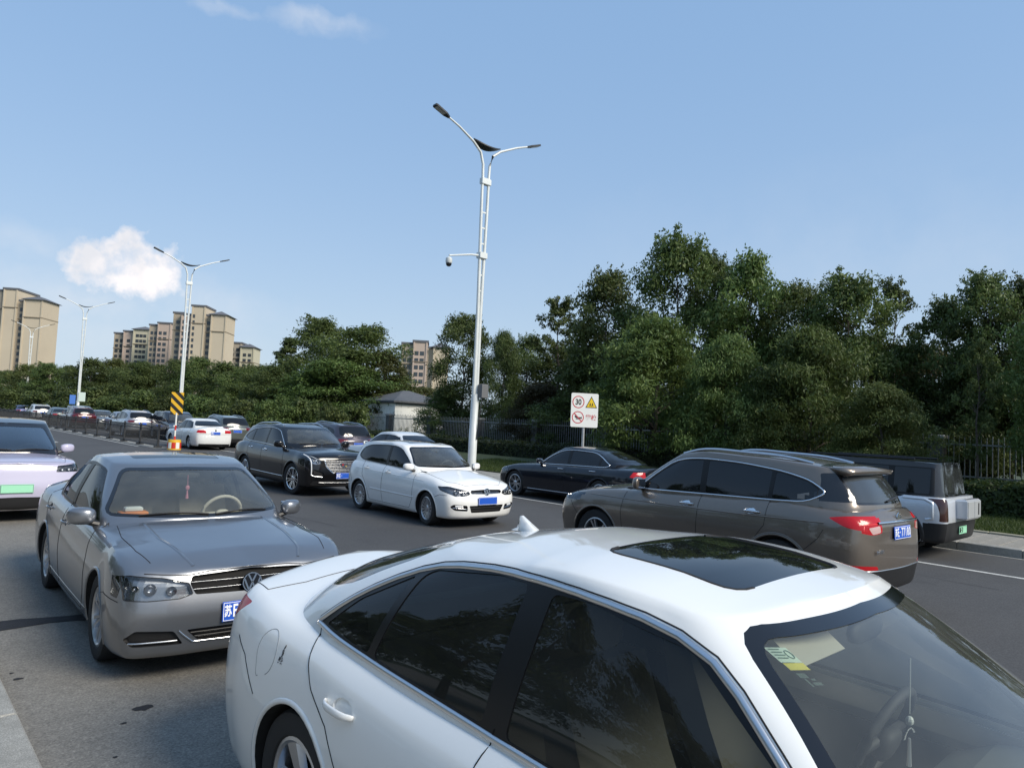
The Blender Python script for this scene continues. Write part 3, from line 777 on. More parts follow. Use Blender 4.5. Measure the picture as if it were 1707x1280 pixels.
def std(c, dlo, panes, doors, surround=mat('satin_black_pillar', (.008, .008, .009), .35, spec=.35), glass=GLASS_DARK, trim=None, trim_w=.02, wind=True, ws=None, rw=None, ws_glass=None, rw_glass=None, arch=.36, flare=None, flare_m=None):
    """cut doors, window openings, screens and wheel arches"""
    p = c.sp; xa0, za0, xa1, za1 = p['xc']-p.get('pil', .31), p['zc']-.03, p['xh']-.20, p['zh']-.02
    def clamp(poly, d, always=True):
        o = []
        for x, z in poly:
            t = (z-za0)/(za1-za0); lim = xa0+(xa1-xa0)*max(0, min(1.1, t))**1.12+d
            if t < 0 and not always: lim = 9
            o.append((min(x, lim), z))
        return o
    dlo = clamp(dlo, 0); panes = [clamp(q, -.028) for q in panes]
    lo = sorted(dlo, key=lambda q: q[0]); zA = min(q[1] for q in dlo if q[0] > 0); zB = min(q[1] for q in dlo if q[0] < lo[0][0]+.5); xA_ = max(q[0] for q in dlo); xB_ = lo[0][0]+.3
    def clip_belt(poly):
        o = []; fn = lambda q: q[1]-(zA+(zB-zA)*(xA_-q[0])/(xA_-xB_))-.02
        for i in range(len(poly)):
            a, b = poly[i-1], poly[i]; fa, fb = fn(a), fn(b)
            if (fa > 0) != (fb > 0): t = fa/(fa-fb); o.append((a[0]+(b[0]-a[0])*t, a[1]+(b[1]-a[1])*t))
            if fb <= 0: o.append(b)
        return o
    doors = [clip_belt(q) for q in doors]
    c.arches(arch, flare, flare_m)
    for q in doors: c.cut('door', q, 1, c.pt, 's')
    c.cut('window_surround', dlo, 1, surround, 's', .0)
    for q in panes:
        g = glass
        if isinstance(q, tuple) and not isinstance(q[0], (tuple, list)): pass
        c.cut('side_window', q, 1, g, 's', .004, None, GLOSSBLACK)
    if ws is None: ws = screen_poly(c.sp)
    c.cut('screen_border', offset_poly(ws, -.024), 0, GLOSSBLACK, 'c', .0, 'f')
    c.cut('windscreen', ws, 0, ws_glass or GLASS_CLEAR, 'c', .002, 'f', False)
    if rw is None: rw = screen_poly(c.sp, .80, .82, .04, .05, True)
    if rw:
        c.cut('rear_screen_border', offset_poly(rw, -.025), 0, GLOSSBLACK, 'c', .0, 'r')
        c.cut('rear_window', rw, 0, rw_glass or GLASS_DARK, 'c', .002, 'r', False)
    if trim: c.strip('window_trim', dlo, 1, trim_w, trim, off=.002, lift=.006, closed=True)
    fn = lambda q: q[1]-(zA+(zB-zA)*(xA_-q[0])/(xA_-xB_))
    for q in doors:
        n = len(q); k = max(range(n), key=lambda i: fn(q[i])+fn(q[(i+1) % n])); c.seams([[q[(k+1+i) % n] for i in range(n)]], 1, width=.0048 if c.cell < .044 else .007)
    if trim:
        of = offset_poly(dlo, -trim_w*.62); up = [q for q in of if fn(q) > .05]; up.sort(key=lambda q: q[0]); c.seams([up], 1, width=.006)
    c.underbody()
def antenna(c, x, m):
    h = c.hit(x, 0.0, 2); z = h[0].z
    b = MB(); V = []
    prof = [(-.085, 0, .022), (-.06, .012, .020), (-.052, .045, .013), (-.058, .066, .006), (-.045, .068, .006), (.0, .040, .014), (.05, .014, .018), (.085, 0, .012)]
    xs = [q[0] for q in prof]
    n = len(prof); V = [(x+a, w, z+t-.004) for a, t, w in prof]+[(x+a, -w, z+t-.004) for a, t, w in prof]+[(x+a, w*1.5, z-.006) for a, t, w in prof]+[(x+a, -w*1.5, z-.006) for a, t, w in prof]
    Fc = []
    for i in range(n-1): Fc += [(i, i+1, n+i+1, n+i), (2*n+i, 2*n+i+1, i+1, i), (3*n+i, n+i, n+i+1, 3*n+i+1)]
    pyd('antenna_fin', V, Fc, m, c.root, True)

WHITE = paint('white_car_paint', (.84, .845, .825)); WHITE2 = paint('bright_white_car_paint', (.82, .82, .80))
# ---- white fastback saloon in the foreground
SP_A = dict(wb=2.83, fo=.945, ro=1.13, W=.925, rw=.338, cell=.042, nk=1.1, tk=1.05, pil=.30,
    levels=levels(.19, .50, .52, .72, .87, .905, .938, .968, 1.025, dtop=.115, fN=.20, fT=.05, dsh=.022),
    hood=[(2.16, .74), (1.9, .83), (1.5, .91), (1.18, .965), (.7, 1.0), (-1.8, 1.10), (-2.1, 1.105), (-2.4, 1.11), (-2.52, 1.10)],
    dB=.117, cw=1, xc=1.18, zc=.97, xh=.47, zh=1.455, xap=-.18, zap=1.520, xrh=-1.08, zrh=1.425, xb=-1.98, zb=1.105, Wr=.60, sweepT=1.5, liner=.80, shelf=True, rd=.062)
def car_A(loc, rz):
    c = Car('saloon', 'white fastback saloon with dark sunroof filling the foreground, nose cut by the frame', 'car', SP_A, WHITE, loc, rz)
    dlo = rounded([(.95, .925), (-.26, .945), (-1.08, .978), (-1.52, 1.015), (-1.28, 1.19), (-.93, 1.355), (-.48, 1.417), (-.03, 1.42), (.34, 1.375), (.70, 1.16)], [.03, 0, .2, .015, .2, .2, .2, .2, .2, .2], 3)
    f = [(.90, .945), (-.23, .962), (-.195, 1.395), (-.03, 1.40), (.32, 1.35), (.67, 1.15)]
    r = [(-.345, .966), (-1.02, .995), (-.93, 1.315), (-.87, 1.345), (-.48, 1.398), (-.32, 1.40)]
    q = [(-1.065, .998), (-1.43, 1.026), (-1.26, 1.165), (-.98, 1.305)]
    panes = [rounded(f, .03), rounded(r, .03), rounded(q, .02)]
    fd = [(1.00, .91), (1.02, .70), (.98, .36), (.90, .285), (-.26, .275), (-.295, .50), (-.285, .95), (-.25, 1.437), (-.03, 1.44), (.36, 1.395), (.72, 1.18)]
    rd = [(-.26, .275), (-.92, .275), (-.96, .40), (-1.035, .60), (-1.14, .72), (-1.30, .81), (-1.39, .90), (-1.47, 1.005), (-1.29, 1.21), (-.94, 1.376), (-.48, 1.437), (-.25, 1.437), (-.285, .95), (-.295, .50)]
    std(c, dlo, panes, [fd, rd], glass=GLASS_TINT, trim=SATIN, trim_w=.024, arch=.365, rw_glass=GLASS_TINT)
    sr = rounded([(.31, -.2), (.31, .375), (-.22, .375), (-.22, -.2)], [0, .09, .09, 0])
    c.cut('sunroof', sr, 2, GLASS_DARK, 'c', .002)
    c.seams([[q for q in sr if q[1] > -.05]], 2, width=.012)
    tl = rounded([(.45, .86), (.74, .82), (.74, .985), (.48, .97)], [.03, 0, 0, .03]); ti = c.cut('tail_light', tl, 0, REDLENS, 's', .0, 'r'); c.cut('', rounded([(-2.60, .80), (-2.34, .835), (-2.13, .975), (-2.60, .985)], [0, .05, .03, 0]), 1, None, into=ti)
    headlight(c, rounded([(.42, .62), (.97, .66), (.97, .80), (.42, .70)], .03), [(.55, .66, .04, LAMPIN), (.70, .69, .045, LAMPIN)])
    grille(c, rounded([(-.1, .36), (.55, .36), (.60, .56), (-.1, .56)], [0, .05, .05, 0]), [(.42, .014, SATIN), (.49, .014, SATIN)])
    c.seams([[(1.12, .66), (1.8, .70), (2.15, .60)]], 2)
    c.seams([[(-1.955, .95), (-1.93, .80), (-1.80, .66)][::-1] if False else [(-2.10, .83), (-1.95, .78), (-1.80, .645)]], 1, width=.0045)
    c.seams([[(-2.07, .0), (-2.08, .55), (-2.16, .72), (-2.34, .70)]], 2, width=.005); c.seams([[(.70, 1.0), (.62, .80), (.55, .66), (0, .64)]], 0, 'r', width=.006); c.cut('bumper_lower', [(-.2, .15), (.80, .15), (.76, .32), (-.2, .34)], 0, BLACK, 'c', 0, 'r'); c.strip('boot_trim', [(0, .885), (.44, .89)], 0, .03, CHROME, 'r', 0, .008); c.cut('plate_recess', rounded([(-.2, .69), (.30, .69), (.30, .86), (-.2, .86)], [0, .03, .03, 0]), 0, WHITE, 'c', .015, 'r', WHITE)
    # fuel flap on the right-hand side, with the lock mark
    fl = [(-1.74+.085*math.cos(w), .845+.095*math.sin(w)) for w in np.linspace(-1.2, 3.6, 26)]+[(-1.80, .74), (-1.79, .73), (-1.775, .735)]
    c.strip('fuel_flap_gap', [(-2*a*0+a, b) for a, b in fl], 1, .005, mat('soft_gap', (.32, .33, .33), .7), off=-.0005, lift=.0015, sides=True)
    o = [x for x in c.root.children if x.name.startswith('fuel_flap_gap')]
    bpy.data.objects.remove(o[0])
    c.mirrors(.86, .97, WHITE); c.handles([(-.10, .795), (-1.06, .81)], WHITE, .215, .034); antenna(c, -.98, WHITE)
    # paint scars on the right rear wing
    b = MB(); rr = random.Random(3)
    for k in range(70):
        t = rr.random(); w = (1-t)*.022; x = -1.60+rr.uniform(-w, w); z = .86+t*.075-.03; q = c.hit(x, z, 1)
        if q: P = q[0]+q[1]*.0006; s_ = rr.uniform(.0015, .004); b.add([(P.x-s_, -P.y-.0006, P.z), (P.x, -P.y-.0006, P.z-s_*1.3), (P.x+s_, -P.y-.0006, P.z+s_*.4), (P.x, -P.y-.0006, P.z+s_*1.6)], [(0, 1, 2, 3)])
    b.build('paint_chip', mat('bare_metal_scar', (.05, .05, .055), .7), c.root, fix=False)
    c.cabin(INTERL, dash_m=mat('grey_green_dashboard', (.10, .11, .10), .7)); c.wheels('wide', 0, n=5)
    # things behind the windscreen: sticker, charm, sun visor, papers
    def onscreen(y, z): return c.hit(abs(y), z, 0, 'f')[0]-Vector((.008, 0, 0))
    ws_q = lambda y, z: Vector((onscreen(y, z).x, y, z))
    def card(name, y0, y1, z0, z1, m, sk=0, off=.006):
        V = [ws_q(y0, z0), ws_q(y1, z0), ws_q(y1, z1), ws_q(y0, z1)]
        V = [v-Vector((off, 0, off*.6)) for v in V]; return pyd(name, V, [(0, 1, 2, 3)], m, c.root)
    card('inspection_sticker', -.520, -.470, 1.352, 1.378, mat('sticker_green', (.62, .74, .62), .7)); card('inspection_sticker', -.518, -.470, 1.339, 1.351, mat('sticker_yellow', (.70, .62, .10), .7))
    lk = mat('sticker_ink', (.12, .2, .15), .8)
    for zz in (1.374, 1.369, 1.364, 1.359): card('sticker_line', -.516, -.492, zz, zz+.0016, lk, 0, .0045)
    ring = MB().tube([tuple(ws_q(-.481+.007*math.cos(w), 1.366+.007*math.sin(w))-Vector((.004, 0, .003))) for w in np.linspace(0, 6.283, 17)], .001, 5, False); ring.build('sticker_mark', lk, c.root)
    for k, (y0, y1, z0, z1) in enumerate([(-.515, -.495, 1.326, 1.334), (-.51, -.505, 1.312, 1.325), (-.50, -.48, 1.314, 1.319), (-.495, -.485, 1.322, 1.325)]): card('old_sticker_scrap', y0, y1, z0, z1, mat('sticker_dark', (.10, .14, .12), .8))
    MB().prism([(.40, 1.395), (.415, 1.41), (.535, 1.325), (.52, 1.312)], -.45, -.16, 'y').build('sun_visor', mat('pale_visor', (.40, .39, .33), .85), c.root); MB().box(.30, .46, .14, .50, 1.388, 1.406, .008).build('sun_visor', INTERL, c.root)
    b = MB().tube([(.66, 0, 1.30), (.66, 0, 1.14)], .002, 5); b.ellipsoid((.66, 0, 1.12), (.012, .012, .014), 8, 6); b.build('hanging_charm', mat('charm_bead', (.5, .52, .5), .4), c.root)
    b = MB()
    for k in range(9): w = (k/8-.5)*2.4; b.add([(.66, .045*math.sin(w)-.006, 1.085+.03*math.cos(w)-.02), (.661, .045*math.sin(w)+.006, 1.085+.03*math.cos(w)-.02), (.66, .012*math.sin(w), 1.10)], [(0, 1, 2)])
    b.tube([(.66, 0, 1.07), (.66, 0, .99)], [.004, .007], 6); b.build('charm_tassel', mat('charm_silver', (.55, .56, .58), .35, .6), c.root)
    b = MB()
    for k in range(7): b.ellipsoid((.86+rr.uniform(-.04, .04), -.02+rr.uniform(-.09, .09), .985+rr.uniform(-.01, .02)), (.035, .03, .025), 8, 6)
    b.build('dashboard_toy', mat('jade_toy', (.38, .50, .42), .6), c.root, 'all')
    return c.emit() and c

# ---- grey saloon behind it
GREY = paint('silver_grey_metallic_paint', (.205, .217, .238), .74, .34)
SP_B = dict(wb=2.651, fo=.875, ro=1.105, W=.889, rw=.325, cell=.045, nk=.58, tk=.8, hp=3.0, yN=[0, .36, .73, .935, .988], oN=[0, .02, .085, .20, .42],
    levels=levels(.18, .46, .55, .755, .89, .935, .965, .97, .985, dtop=.072, fN=.075, fT=.05, dsh=.014),
    hood=[(2.12, .775), (1.85, .875), (1.4, .94), (1.05, .985), (.5, 1.0), (-1.5, 1.09), (-1.9, 1.10), (-2.3, 1.08), (-2.38, 1.06)],
    dB=.090, xc=1.05, zc=.985, xh=.32, zh=1.408, xap=-.40, zap=1.482, xrh=-1.06, zrh=1.40, xb=-1.68, zb=1.095, Wr=.605, liner=.8)
def vw_front(c, hl=True, zlow=.26):
    pass
def car_B(loc, rz):
    c = Car('saloon', 'silver-grey saloon facing the camera behind the white fastback, orange tissue pack on dashboard', 'car', SP_B, GREY, loc, rz)
    dlo = rounded([(.85, .94), (-.40, .965), (-1.36, 1.0), (-1.50, 1.05), (-1.30, 1.20), (-.95, 1.335), (-.45, 1.390), (-.05, 1.385), (.25, 1.335), (.60, 1.14)], [.03, 0, .05, .08, .15, .2, .2, .2, .2, .1], 3)
    f = [(.75, .96), (-.34, .985), (-.31, 1.36), (-.05, 1.362), (.23, 1.315), (.56, 1.125)]; r = [(-.45, .99), (-1.10, 1.015), (-1.02, 1.285), (-.93, 1.31), (-.45, 1.365)]; q = [(-1.15, 1.018), (-1.36, 1.025), (-1.44, 1.06), (-1.28, 1.18), (-1.07, 1.27)]
    fd = [(.86, .93), (.88, .70), (.84, .40), (.74, .26), (-.36, .26), (-.40, .5), (-.39, .96), (-.36, 1.405), (-.05, 1.402), (.27, 1.35), (.62, 1.16)]
    rd = [(-.36, .26), (-.92, .26), (-.98, .45), (-1.10, .62), (-1.33, .75), (-1.46, .9), (-1.50, 1.0), (-1.52, 1.05), (-1.31, 1.22), (-.96, 1.35), (-.45, 1.41), (-.36, 1.405), (-.39, .96), (-.40, .5)]
    std(c, dlo, [rounded(f, .03), rounded(r, .03), rounded(q, .02)], [fd, rd], glass=GLASS_TINT, arch=.352)
    c.cut('sunroof', rounded([(.06, -.2), (.06, .40), (-.42, .40), (-.42, -.2)], [0, .05, .05, 0]), 2, GLASS_DARK, 'c', .002)
    hl = rounded([(.415, .618), (.50, .594), (.70, .590), (.84, .602), (.85, .748), (.80, .758), (.60, .735), (.44, .692)], .010)
    headlight(c, hl, [(.555, .652, .032, LAMPIN), (.69, .668, .040, LAMPIN), (.79, .68, .022, LAMPIN)], housing=mat('silver_lamp_housing', (.30, .305, .31), .25, .8), wrap=rounded([(1.98, .603), (1.89, .612), (1.84, .742), (2.0, .752)], .012))
    grille(c, rounded([(-.1, .600), (.395, .612), (.435, .690), (.415, .738), (-.1, .764)], [0, .015, .02, .015, 0]), [(.648, .0035, SATIN), (.698, .0035, SATIN)], depth=.035, m=mat('matt_black_grille', (.008, .008, .008), .7, spec=.2))
    grille(c, rounded([(-.1, .285), (.36, .285), (.45, .375), (-.1, .375)], [0, .02, .02, 0]), [(.315, .012, BLACK), (.345, .012, BLACK)], depth=.04)
    c.cut('bumper_intake', rounded([(.46, .275), (.78, .28), (.83, .335), (.77, .395), (.53, .375)], .02), 0, BLACK, 's', .025, 'f', BLACK)
    c.strip('intake_trim', [(.50, .375), (.47, .345), (.40, .283), (0, .275)], 0, .012, CHROME, lift=.006)
    c.strip('fog_light_trim', [(.50, .30), (.80, .30)], 0, .012, SATIN, off=-.01, lift=.006)
    c.strip('headlight_edge', hl, 0, .007, BLACK, 'f', 0, .002, True)
    c.strip('bonnet_crease', [(1.0, .50), (1.5, .50), (1.95, .44), (2.06, .40)], 2, .03, GREY, off=-.004, lift=.008)
    q = c.hit(0, .645, 0, 'f')[0]; vw_badge(c.root, q.x+.006, .66, .072, True, R_(8))
    q = c.hit(0, .47, 0, 'f')[0]; c.plate(q.x+.018, .475, '苏E·D    ', tilt=R_(3))
    c.seams([[(.94, .68), (1.3, .72), (1.75, .715), (1.97, .665)]], 2); c.seams([[(0, .770), (.30, .760), (.43, .744), (.60, .756), (.72, .768)]], 0, width=.009)
    c.seams([[(1.62, .575), (1.72, .60), (2.0, .58)]], 1)
    c.strip('sill_line', [(1.0, .30), (-.95, .30)], 1, .012, GREY, off=-.001, lift=.004)
    c.mirrors(.72, .99, GREY); c.handles([(-.22, .835), (-1.22, .855)], GREY, .20, .03)
    c.wipers(); c.cabin(INTERL, wheel_m=mat('pale_steering_wheel_cover', (.50, .46, .40), .8), dash_m=mat('grey_dashboard', (.055, .06, .07), .6)); c.wheels('double', 0, n=6, rr=.67)
    MB().box(.62, .74, -.62, -.40, .985, 1.025, .006).build('tissue_pack', mat('orange_pack', (.75, .22, .03), .6), c.root)
    MB().box(.64, .72, -.58, -.44, 1.026, 1.065, .010).build('tissue_box_top', mat('white_tissue', (.75, .76, .75), .8), c.root)
    b = MB().tube([(.41, 0, 1.31), (.42, 0, 1.22)], .003, 5); b.ellipsoid((.42, 0, 1.19), (.014, .02, .026), 8, 6); b.tube([(.42, 0, 1.165), (.42, 0, 1.09)], [.006, .016], 6); b.build('hanging_charm', mat('pink_charm', (.45, .16, .22), .5), c.root)
    return c.emit() and c
# ---- dark bronze SUV
BRONZE = paint('bronze_brown_metallic_paint', (.175, .146, .120), .6, .33)
SP_C = dict(wb=2.75, fo=.93, ro=.985, W=.92, rw=.362, cell=.05, nk=1.0, tk=.95, floor=.25,
    levels=levels(.25, .60, .50, .86, 1.00, 1.055, 1.105, 1.13, 1.10, dtop=.11, fN=.12, fT=.10, dsh=.026),
    hood=[(2.18, .89), (1.9, .99), (1.4, 1.07), (1.0, 1.13), (.6, 1.14), (-2.0, 1.15), (-2.26, 1.13)],
    dB=.12, xc=1.0, zc=1.13, xh=.30, zh=1.575, xap=-.35, zap=1.668, xrh=-1.93, zrh=1.575, xb=-2.20, zb=1.14, Wr=.635, liner=.95, shelf=False, sweepT=.9)
def car_C(loc, rz):
    c = Car('suv', 'dark bronze SUV with roof rails, nose to the left, beyond the white fastback', 'car', SP_C, BRONZE, loc, rz)
    dlo = rounded([(.80, 1.085), (-.30, 1.115), (-1.30, 1.145), (-1.66, 1.165), (-1.86, 1.28), (-1.66, 1.40), (-1.35, 1.475), (-.80, 1.535), (-.25, 1.555), (.10, 1.525), (.46, 1.36)], [.03, 0, .1, .12, .07, .1, .2, .2, .2, .2, .15], 3)
    f = [(.70, 1.105), (-.28, 1.13), (-.26, 1.53), (.09, 1.505), (.43, 1.345)]; r = [(-.36, 1.135), (-1.20, 1.16), (-1.20, 1.475), (-.8, 1.515), (-.34, 1.533)]; q = [(-1.25, 1.162), (-1.63, 1.18), (-1.81, 1.28), (-1.63, 1.385), (-1.33, 1.455), (-1.25, 1.465)]
    fd = [(.86, 1.07), (.90, .75), (.86, .42), (.78, .33), (-.28, .32), (-.32, .6), (-.32, 1.12), (-.30, 1.565), (.12, 1.54), (.49, 1.375)]
    rd = [(-.28, .32), (-.98, .33), (-1.02, .5), (-1.12, .72), (-1.22, .86), (-1.235, 1.14), (-1.23, 1.50), (-.8, 1.55), (-.30, 1.565), (-.32, 1.12), (-.32, .6)]
    rw = rounded([(-.2, 1.19), (.62, 1.20), (.56, 1.47), (-.2, 1.50)], [0, .06, .08, 0])
    std(c, dlo, [rounded(f, .03), rounded(r, .03), rounded(q, .03)], [fd, rd], trim=CHROME, trim_w=.02, arch=.40, rw=rw, rw_glass=mat('pale_rear_glass', (.035, .04, .045), .05, coat=.5))
    tl = rounded([(.44, .90), (.62, .878), (.74, .90), (.74, 1.07), (.46, 1.05)], [.03, .05, 0, 0, .03])
    c.cut('pillar_trim', rounded([(.58, 1.20), (.80, 1.19), (.73, 1.30), (.64, 1.49), (.55, 1.50)], .02), 0, GLOSSBLACK, 's', .0, 'r')
    ti = c.cut('tail_light', tl, 0, REDLENS, 's', .0, 'r'); c.cut('', rounded([(-2.36, .90), (-2.10, .955), (-1.93, 1.035), (-2.10, 1.065), (-2.36, 1.075)], [.0, .05, .03, .06, 0]), 1, None, into=ti)
    c.cut('tail_light_core', rounded([(.47, .905), (.61, .885), (.66, .955), (.49, .975)], .02), 0, mat('pinkish_lens', (.55, .38, .36), .15, coat=.5), 's', .0, 'r')
    c.strip('tail_light_line', [(.50, .995), (.70, .985), (.72, .92)], 0, .012, mat('bright_red_lens', (.75, .05, .05), .2), 'r', .0, .004)
    c.strip('tailgate_chrome', [(-.52, 1.0), (.52, 1.0)], 0, .03, CHROME, 'r', .004, .014, False, False)
    q = c.hit(0, 1.04, 0, 'r')[0]; e = empty('badge', (q.x-.006, 0, 1.035)); e.parent = c.root; e.rotation_euler = (R_(90), 0, R_(-90))
    b = MB().lathe([(.050, 0), (.052, .008), (.060, .008), (.062, 0)], 26)
    for k in (-1, 0, 1): b.prism([(k*.024-.010, .030-k*.012), (k*.024+.010, .034-k*.012), (k*.024+.008, -.012-k*.012), (k*.024-.002, -.028-k*.012), (k*.024-.012, -.012-k*.012)], .001, .006)
    b.build('badge_mark', CHROME, e)
    q = c.hit(0, .90, 0, 'r')[0]; c.plate(q.x-.02, .885, '苏E·77180', front=False, tilt=R_(4))
    c.cut('bumper_lower', [(-.2, .2), (1.1, .2), (1.1, .47), (.80, .50), (-.2, .50)], 0, BLACK, 'c', 0, 'r')
    c.cut('rear_reflector', rounded([(.52, .515), (.80, .52), (.84, .565), (.55, .555)], .015), 0, REDLENS, 's', .0, 'r')
    c.strip('bumper_chrome', [(0, .50), (.80, .505)], 0, .012, SATIN, 'r', 0, .006)
    h = c.hit(.3, .74, 0, 'r')[0]; me = text_mesh('ENVISION', .05, bold=.001); o = link('model_letters', me, CHROME, c.root, loc=(h.x-.004, .42, .70)); o.rotation_euler = (R_(90), 0, R_(-90))
    o.location = (c.hit(.5, .70, 0, 'r')[0].x-.006, .48, .70)
    # roof spoiler and rails
    V = []; ys = np.linspace(-.60, .60, 13); 
    for y in ys:
        k = 1-(abs(y)/.60)**3; x0 = -1.86; V += [(x0+.16, y*.93, c.hit(x0+.16, min(abs(y)*.93, .54), 2)[0].z+.0015), (-2.035-.055*k, y*.96, 1.528+.022*k), (-2.02-.055*k, y*.96, 1.485+.018*k), (-1.97, y*.94, 1.468)]
    Fc = []
    for i in range(12):
        for k in range(3): Fc.append((i*4+k, i*4+k+1, i*4+k+5, i*4+k+4))
        Fc.append((i*4+3, i*4, i*4+4, i*4+7))
    Fc += [(0, 1, 2, 3), (48, 49, 50, 51)]
    pyd('roof_spoiler', V, Fc, BRONZE, c.root, True)
    for sg in (1, -1):
        pts = []
        for t in np.linspace(0, 1, 17):
            x = .15-1.75*t; h = c.hit(x, .545-.03*t, 2)[0]; pts.append((x, sg*(.545-.03*t), h.z+.022*min(1, 6*t, 6*(1-t))+.003))
        MB().tube(pts, .017, 8).build('roof_rail', SATIN, c.root, True)
    MB().tube([(c.hit(0, 1.20, 0, 'r')[0].x-.012, -.02, 1.195), (c.hit(.3, 1.25, 0, 'r')[0].x-.012, -.40, 1.24)], .012, 6).build('rear_wiper', BLACK, c.root)
    headlight(c, rounded([(.44, .78), (.97, .82), (.97, .94), (.80, .93), (.46, .86)], .02), [(.55, .82, .04, LAMPIN), (.70, .84, .045, LAMPIN), (.82, .87, .04, LAMPIN)], housing=LAMPIN)
    grille(c, rounded([(-.1, .55), (.36, .58), (.42, .84), (-.1, .86)], [0, .04, .04, 0]), [(z, .012, CHROME) for z in (.60, .65, .70, .75, .80)])
    c.seams([[(.93, .66), (1.5, .74), (2.05, .62), (2.16, 0)]], 2); c.seams([[(1.70, .62), (1.88, .80)], [(-1.70, .66), (-1.85, .80), (-1.90, .90)]], 1)
    c.cut('sill_cladding', [(-.98, .20), (.98, .20), (.97, .325), (-.97, .325)], 1, BLACK, 's')
    c.strip('arch_cladding', [(-1.375+.43*math.cos(w), .362+.43*math.sin(w)) for w in np.linspace(.1, math.pi-.1, 24)], 1, .014, BRONZE, off=-.002, lift=.008)
    c.strip('door_crease', [(1.5, .93), (.3, .93), (-1.0, .945), (-1.9, .975)], 1, .02, BRONZE, off=-.0035, lift=.007)
    c.mirrors(.62, 1.14, BRONZE, (.08, .11, .085)); c.handles([(-.15, .985), (-1.05, .995)], CHROME, .22, .03)
    c.cabin(INTER); c.wheels('double', 0, n=5); return c.emit() and c

# ---- white hatchback
SP_D = dict(wb=2.47, fo=.80, ro=.70, W=.841, rw=.303, cell=.05, nk=.85, tk=.7,
    levels=levels(.18, .46, .52, .735, .87, .93, .985, 1.0, .985, dtop=.10, fN=.12, fT=.07),
    hood=[(1.90, .77), (1.65, .87), (1.25, .945), (.93, 1.0), (.5, 1.01), (-1.6, 1.03), (-1.85, 1.0)],
    dB=.108, xc=.93, zc=1.0, xh=.22, zh=1.415, xap=-.45, zap=1.475, xrh=-1.62, zrh=1.41, xb=-1.84, zb=1.03, Wr=.605, liner=.82, shelf=False, sweepT=.65)
def car_D(loc, rz):
    c = Car('hatchback', 'white five-door hatchback with black tinted side windows in the middle of the road', 'car', SP_D, WHITE2, loc, rz)
    dlo = rounded([(.75, .955), (-.30, .985), (-1.30, 1.03), (-1.52, 1.12), (-1.40, 1.29), (-1.1, 1.365), (-.4, 1.392), (-.02, 1.375), (.50, 1.14)], [.03, 0, .12, .10, .1, .15, .2, .15, .1], 3)
    f = [(.68, .975), (-.27, 1.005), (-.25, 1.365), (-.02, 1.352), (.47, 1.125)]; r = [(-.36, 1.01), (-1.27, 1.05), (-1.47, 1.125), (-1.37, 1.27), (-1.1, 1.342), (-.4, 1.368), (-.34, 1.368)]
    fd = [(.78, .94), (.80, .7), (.78, .42), (.68, .26), (-.28, .255), (-.32, .5), (-.32, .98), (-.29, 1.385), (-.05, 1.37), (.43, 1.155)]
    rd = [(-.28, .255), (-.80, .26), (-.86, .42), (-.98, .60), (-1.12, .74), (-1.16, 1.02), (-1.10, 1.335), (-.4, 1.39), (-.29, 1.385), (-.32, .98), (-.32, .5)]
    std(c, dlo, [rounded(f, .02), rounded(r, .03)], [fd, rd], arch=.335)
    c.cut('sunroof', rounded([(-.02, -.2), (-.02, .40), (-.55, .40), (-.55, -.2)], [0, .05, .05, 0]), 2, GLASS_DARK, 'c', .002)
    headlight(c, rounded([(.37, .625), (.46, .585), (.66, .585), (.78, .64), (.79, .745), (.72, .755), (.40, .675)], .02), [(.50, .638, .045, LAMPIN), (.64, .662, .055, LAMPIN)], housing=mat('grey_lamp_housing', (.22, .22, .23), .3, .7), wrap=rounded([(1.80, .64), (1.64, .68), (1.56, .745), (1.80, .75)], .02))
    grille(c, rounded([(-.1, .615), (.34, .625), (.37, .665), (.34, .690), (-.1, .705)], [0, .015, .015, .015, 0]), [(.632, .009, CHROME)], m=GLOSSBLACK)
    grille(c, rounded([(-.1, .29), (.34, .29), (.40, .42), (-.1, .42)], [0, .02, .02, 0]), [(.33, .012, BLACK), (.375, .012, BLACK)])
    c.cut('fog_light_surround', rounded([(.42, .32), (.66, .335), (.745, .40), (.70, .445), (.44, .425)], .03), 0, GLOSSBLACK, 's', .02, 'f', BLACK)
    c.strip('fog_light', [(.52, .40), (.66, .41)], 0, .035, WHITELENS, 'f', -.014, .008); c.strip('fog_light_trim', [(.42, .355), (.70, .385)], 0, .012, CHROME, 'f', -.01, .008)
    q = c.hit(0, .66, 0, 'f')[0]; vw_badge(c.root, q.x+.006, .66, .066, True, R_(8)); q = c.hit(0, .50, 0, 'f')[0]; c.plate(q.x+.02, .50, '        ')
    tail(c, .80, 1.0, .55)
    c.seams([[(.86, .62), (1.3, .66), (1.62, .64), (1.86, .40), (1.88, 0)]], 2); c.seams([[(1.53, .55), (1.65, .6), (1.82, .6)], [(-1.50, .55), (-1.6, .7)]], 1)
    c.strip('door_crease', [(.85, .47), (-.75, .49)], 1, .03, WHITE2, off=-.004, lift=.009); c.strip('shoulder_crease', [(1.1, .80), (-1.4, .87)], 1, .016, WHITE2, off=-.004, lift=.007)
    c.mirrors(.63, 1.0, WHITE2, (.07, .10, .066)); c.handles([(-.14, .86), (-.98, .885)], WHITE2, .19, .03); c.wipers()
    c.cabin(INTER); c.wheels('multi', R_(-8), n=16, rr=.70); return c.emit() and c

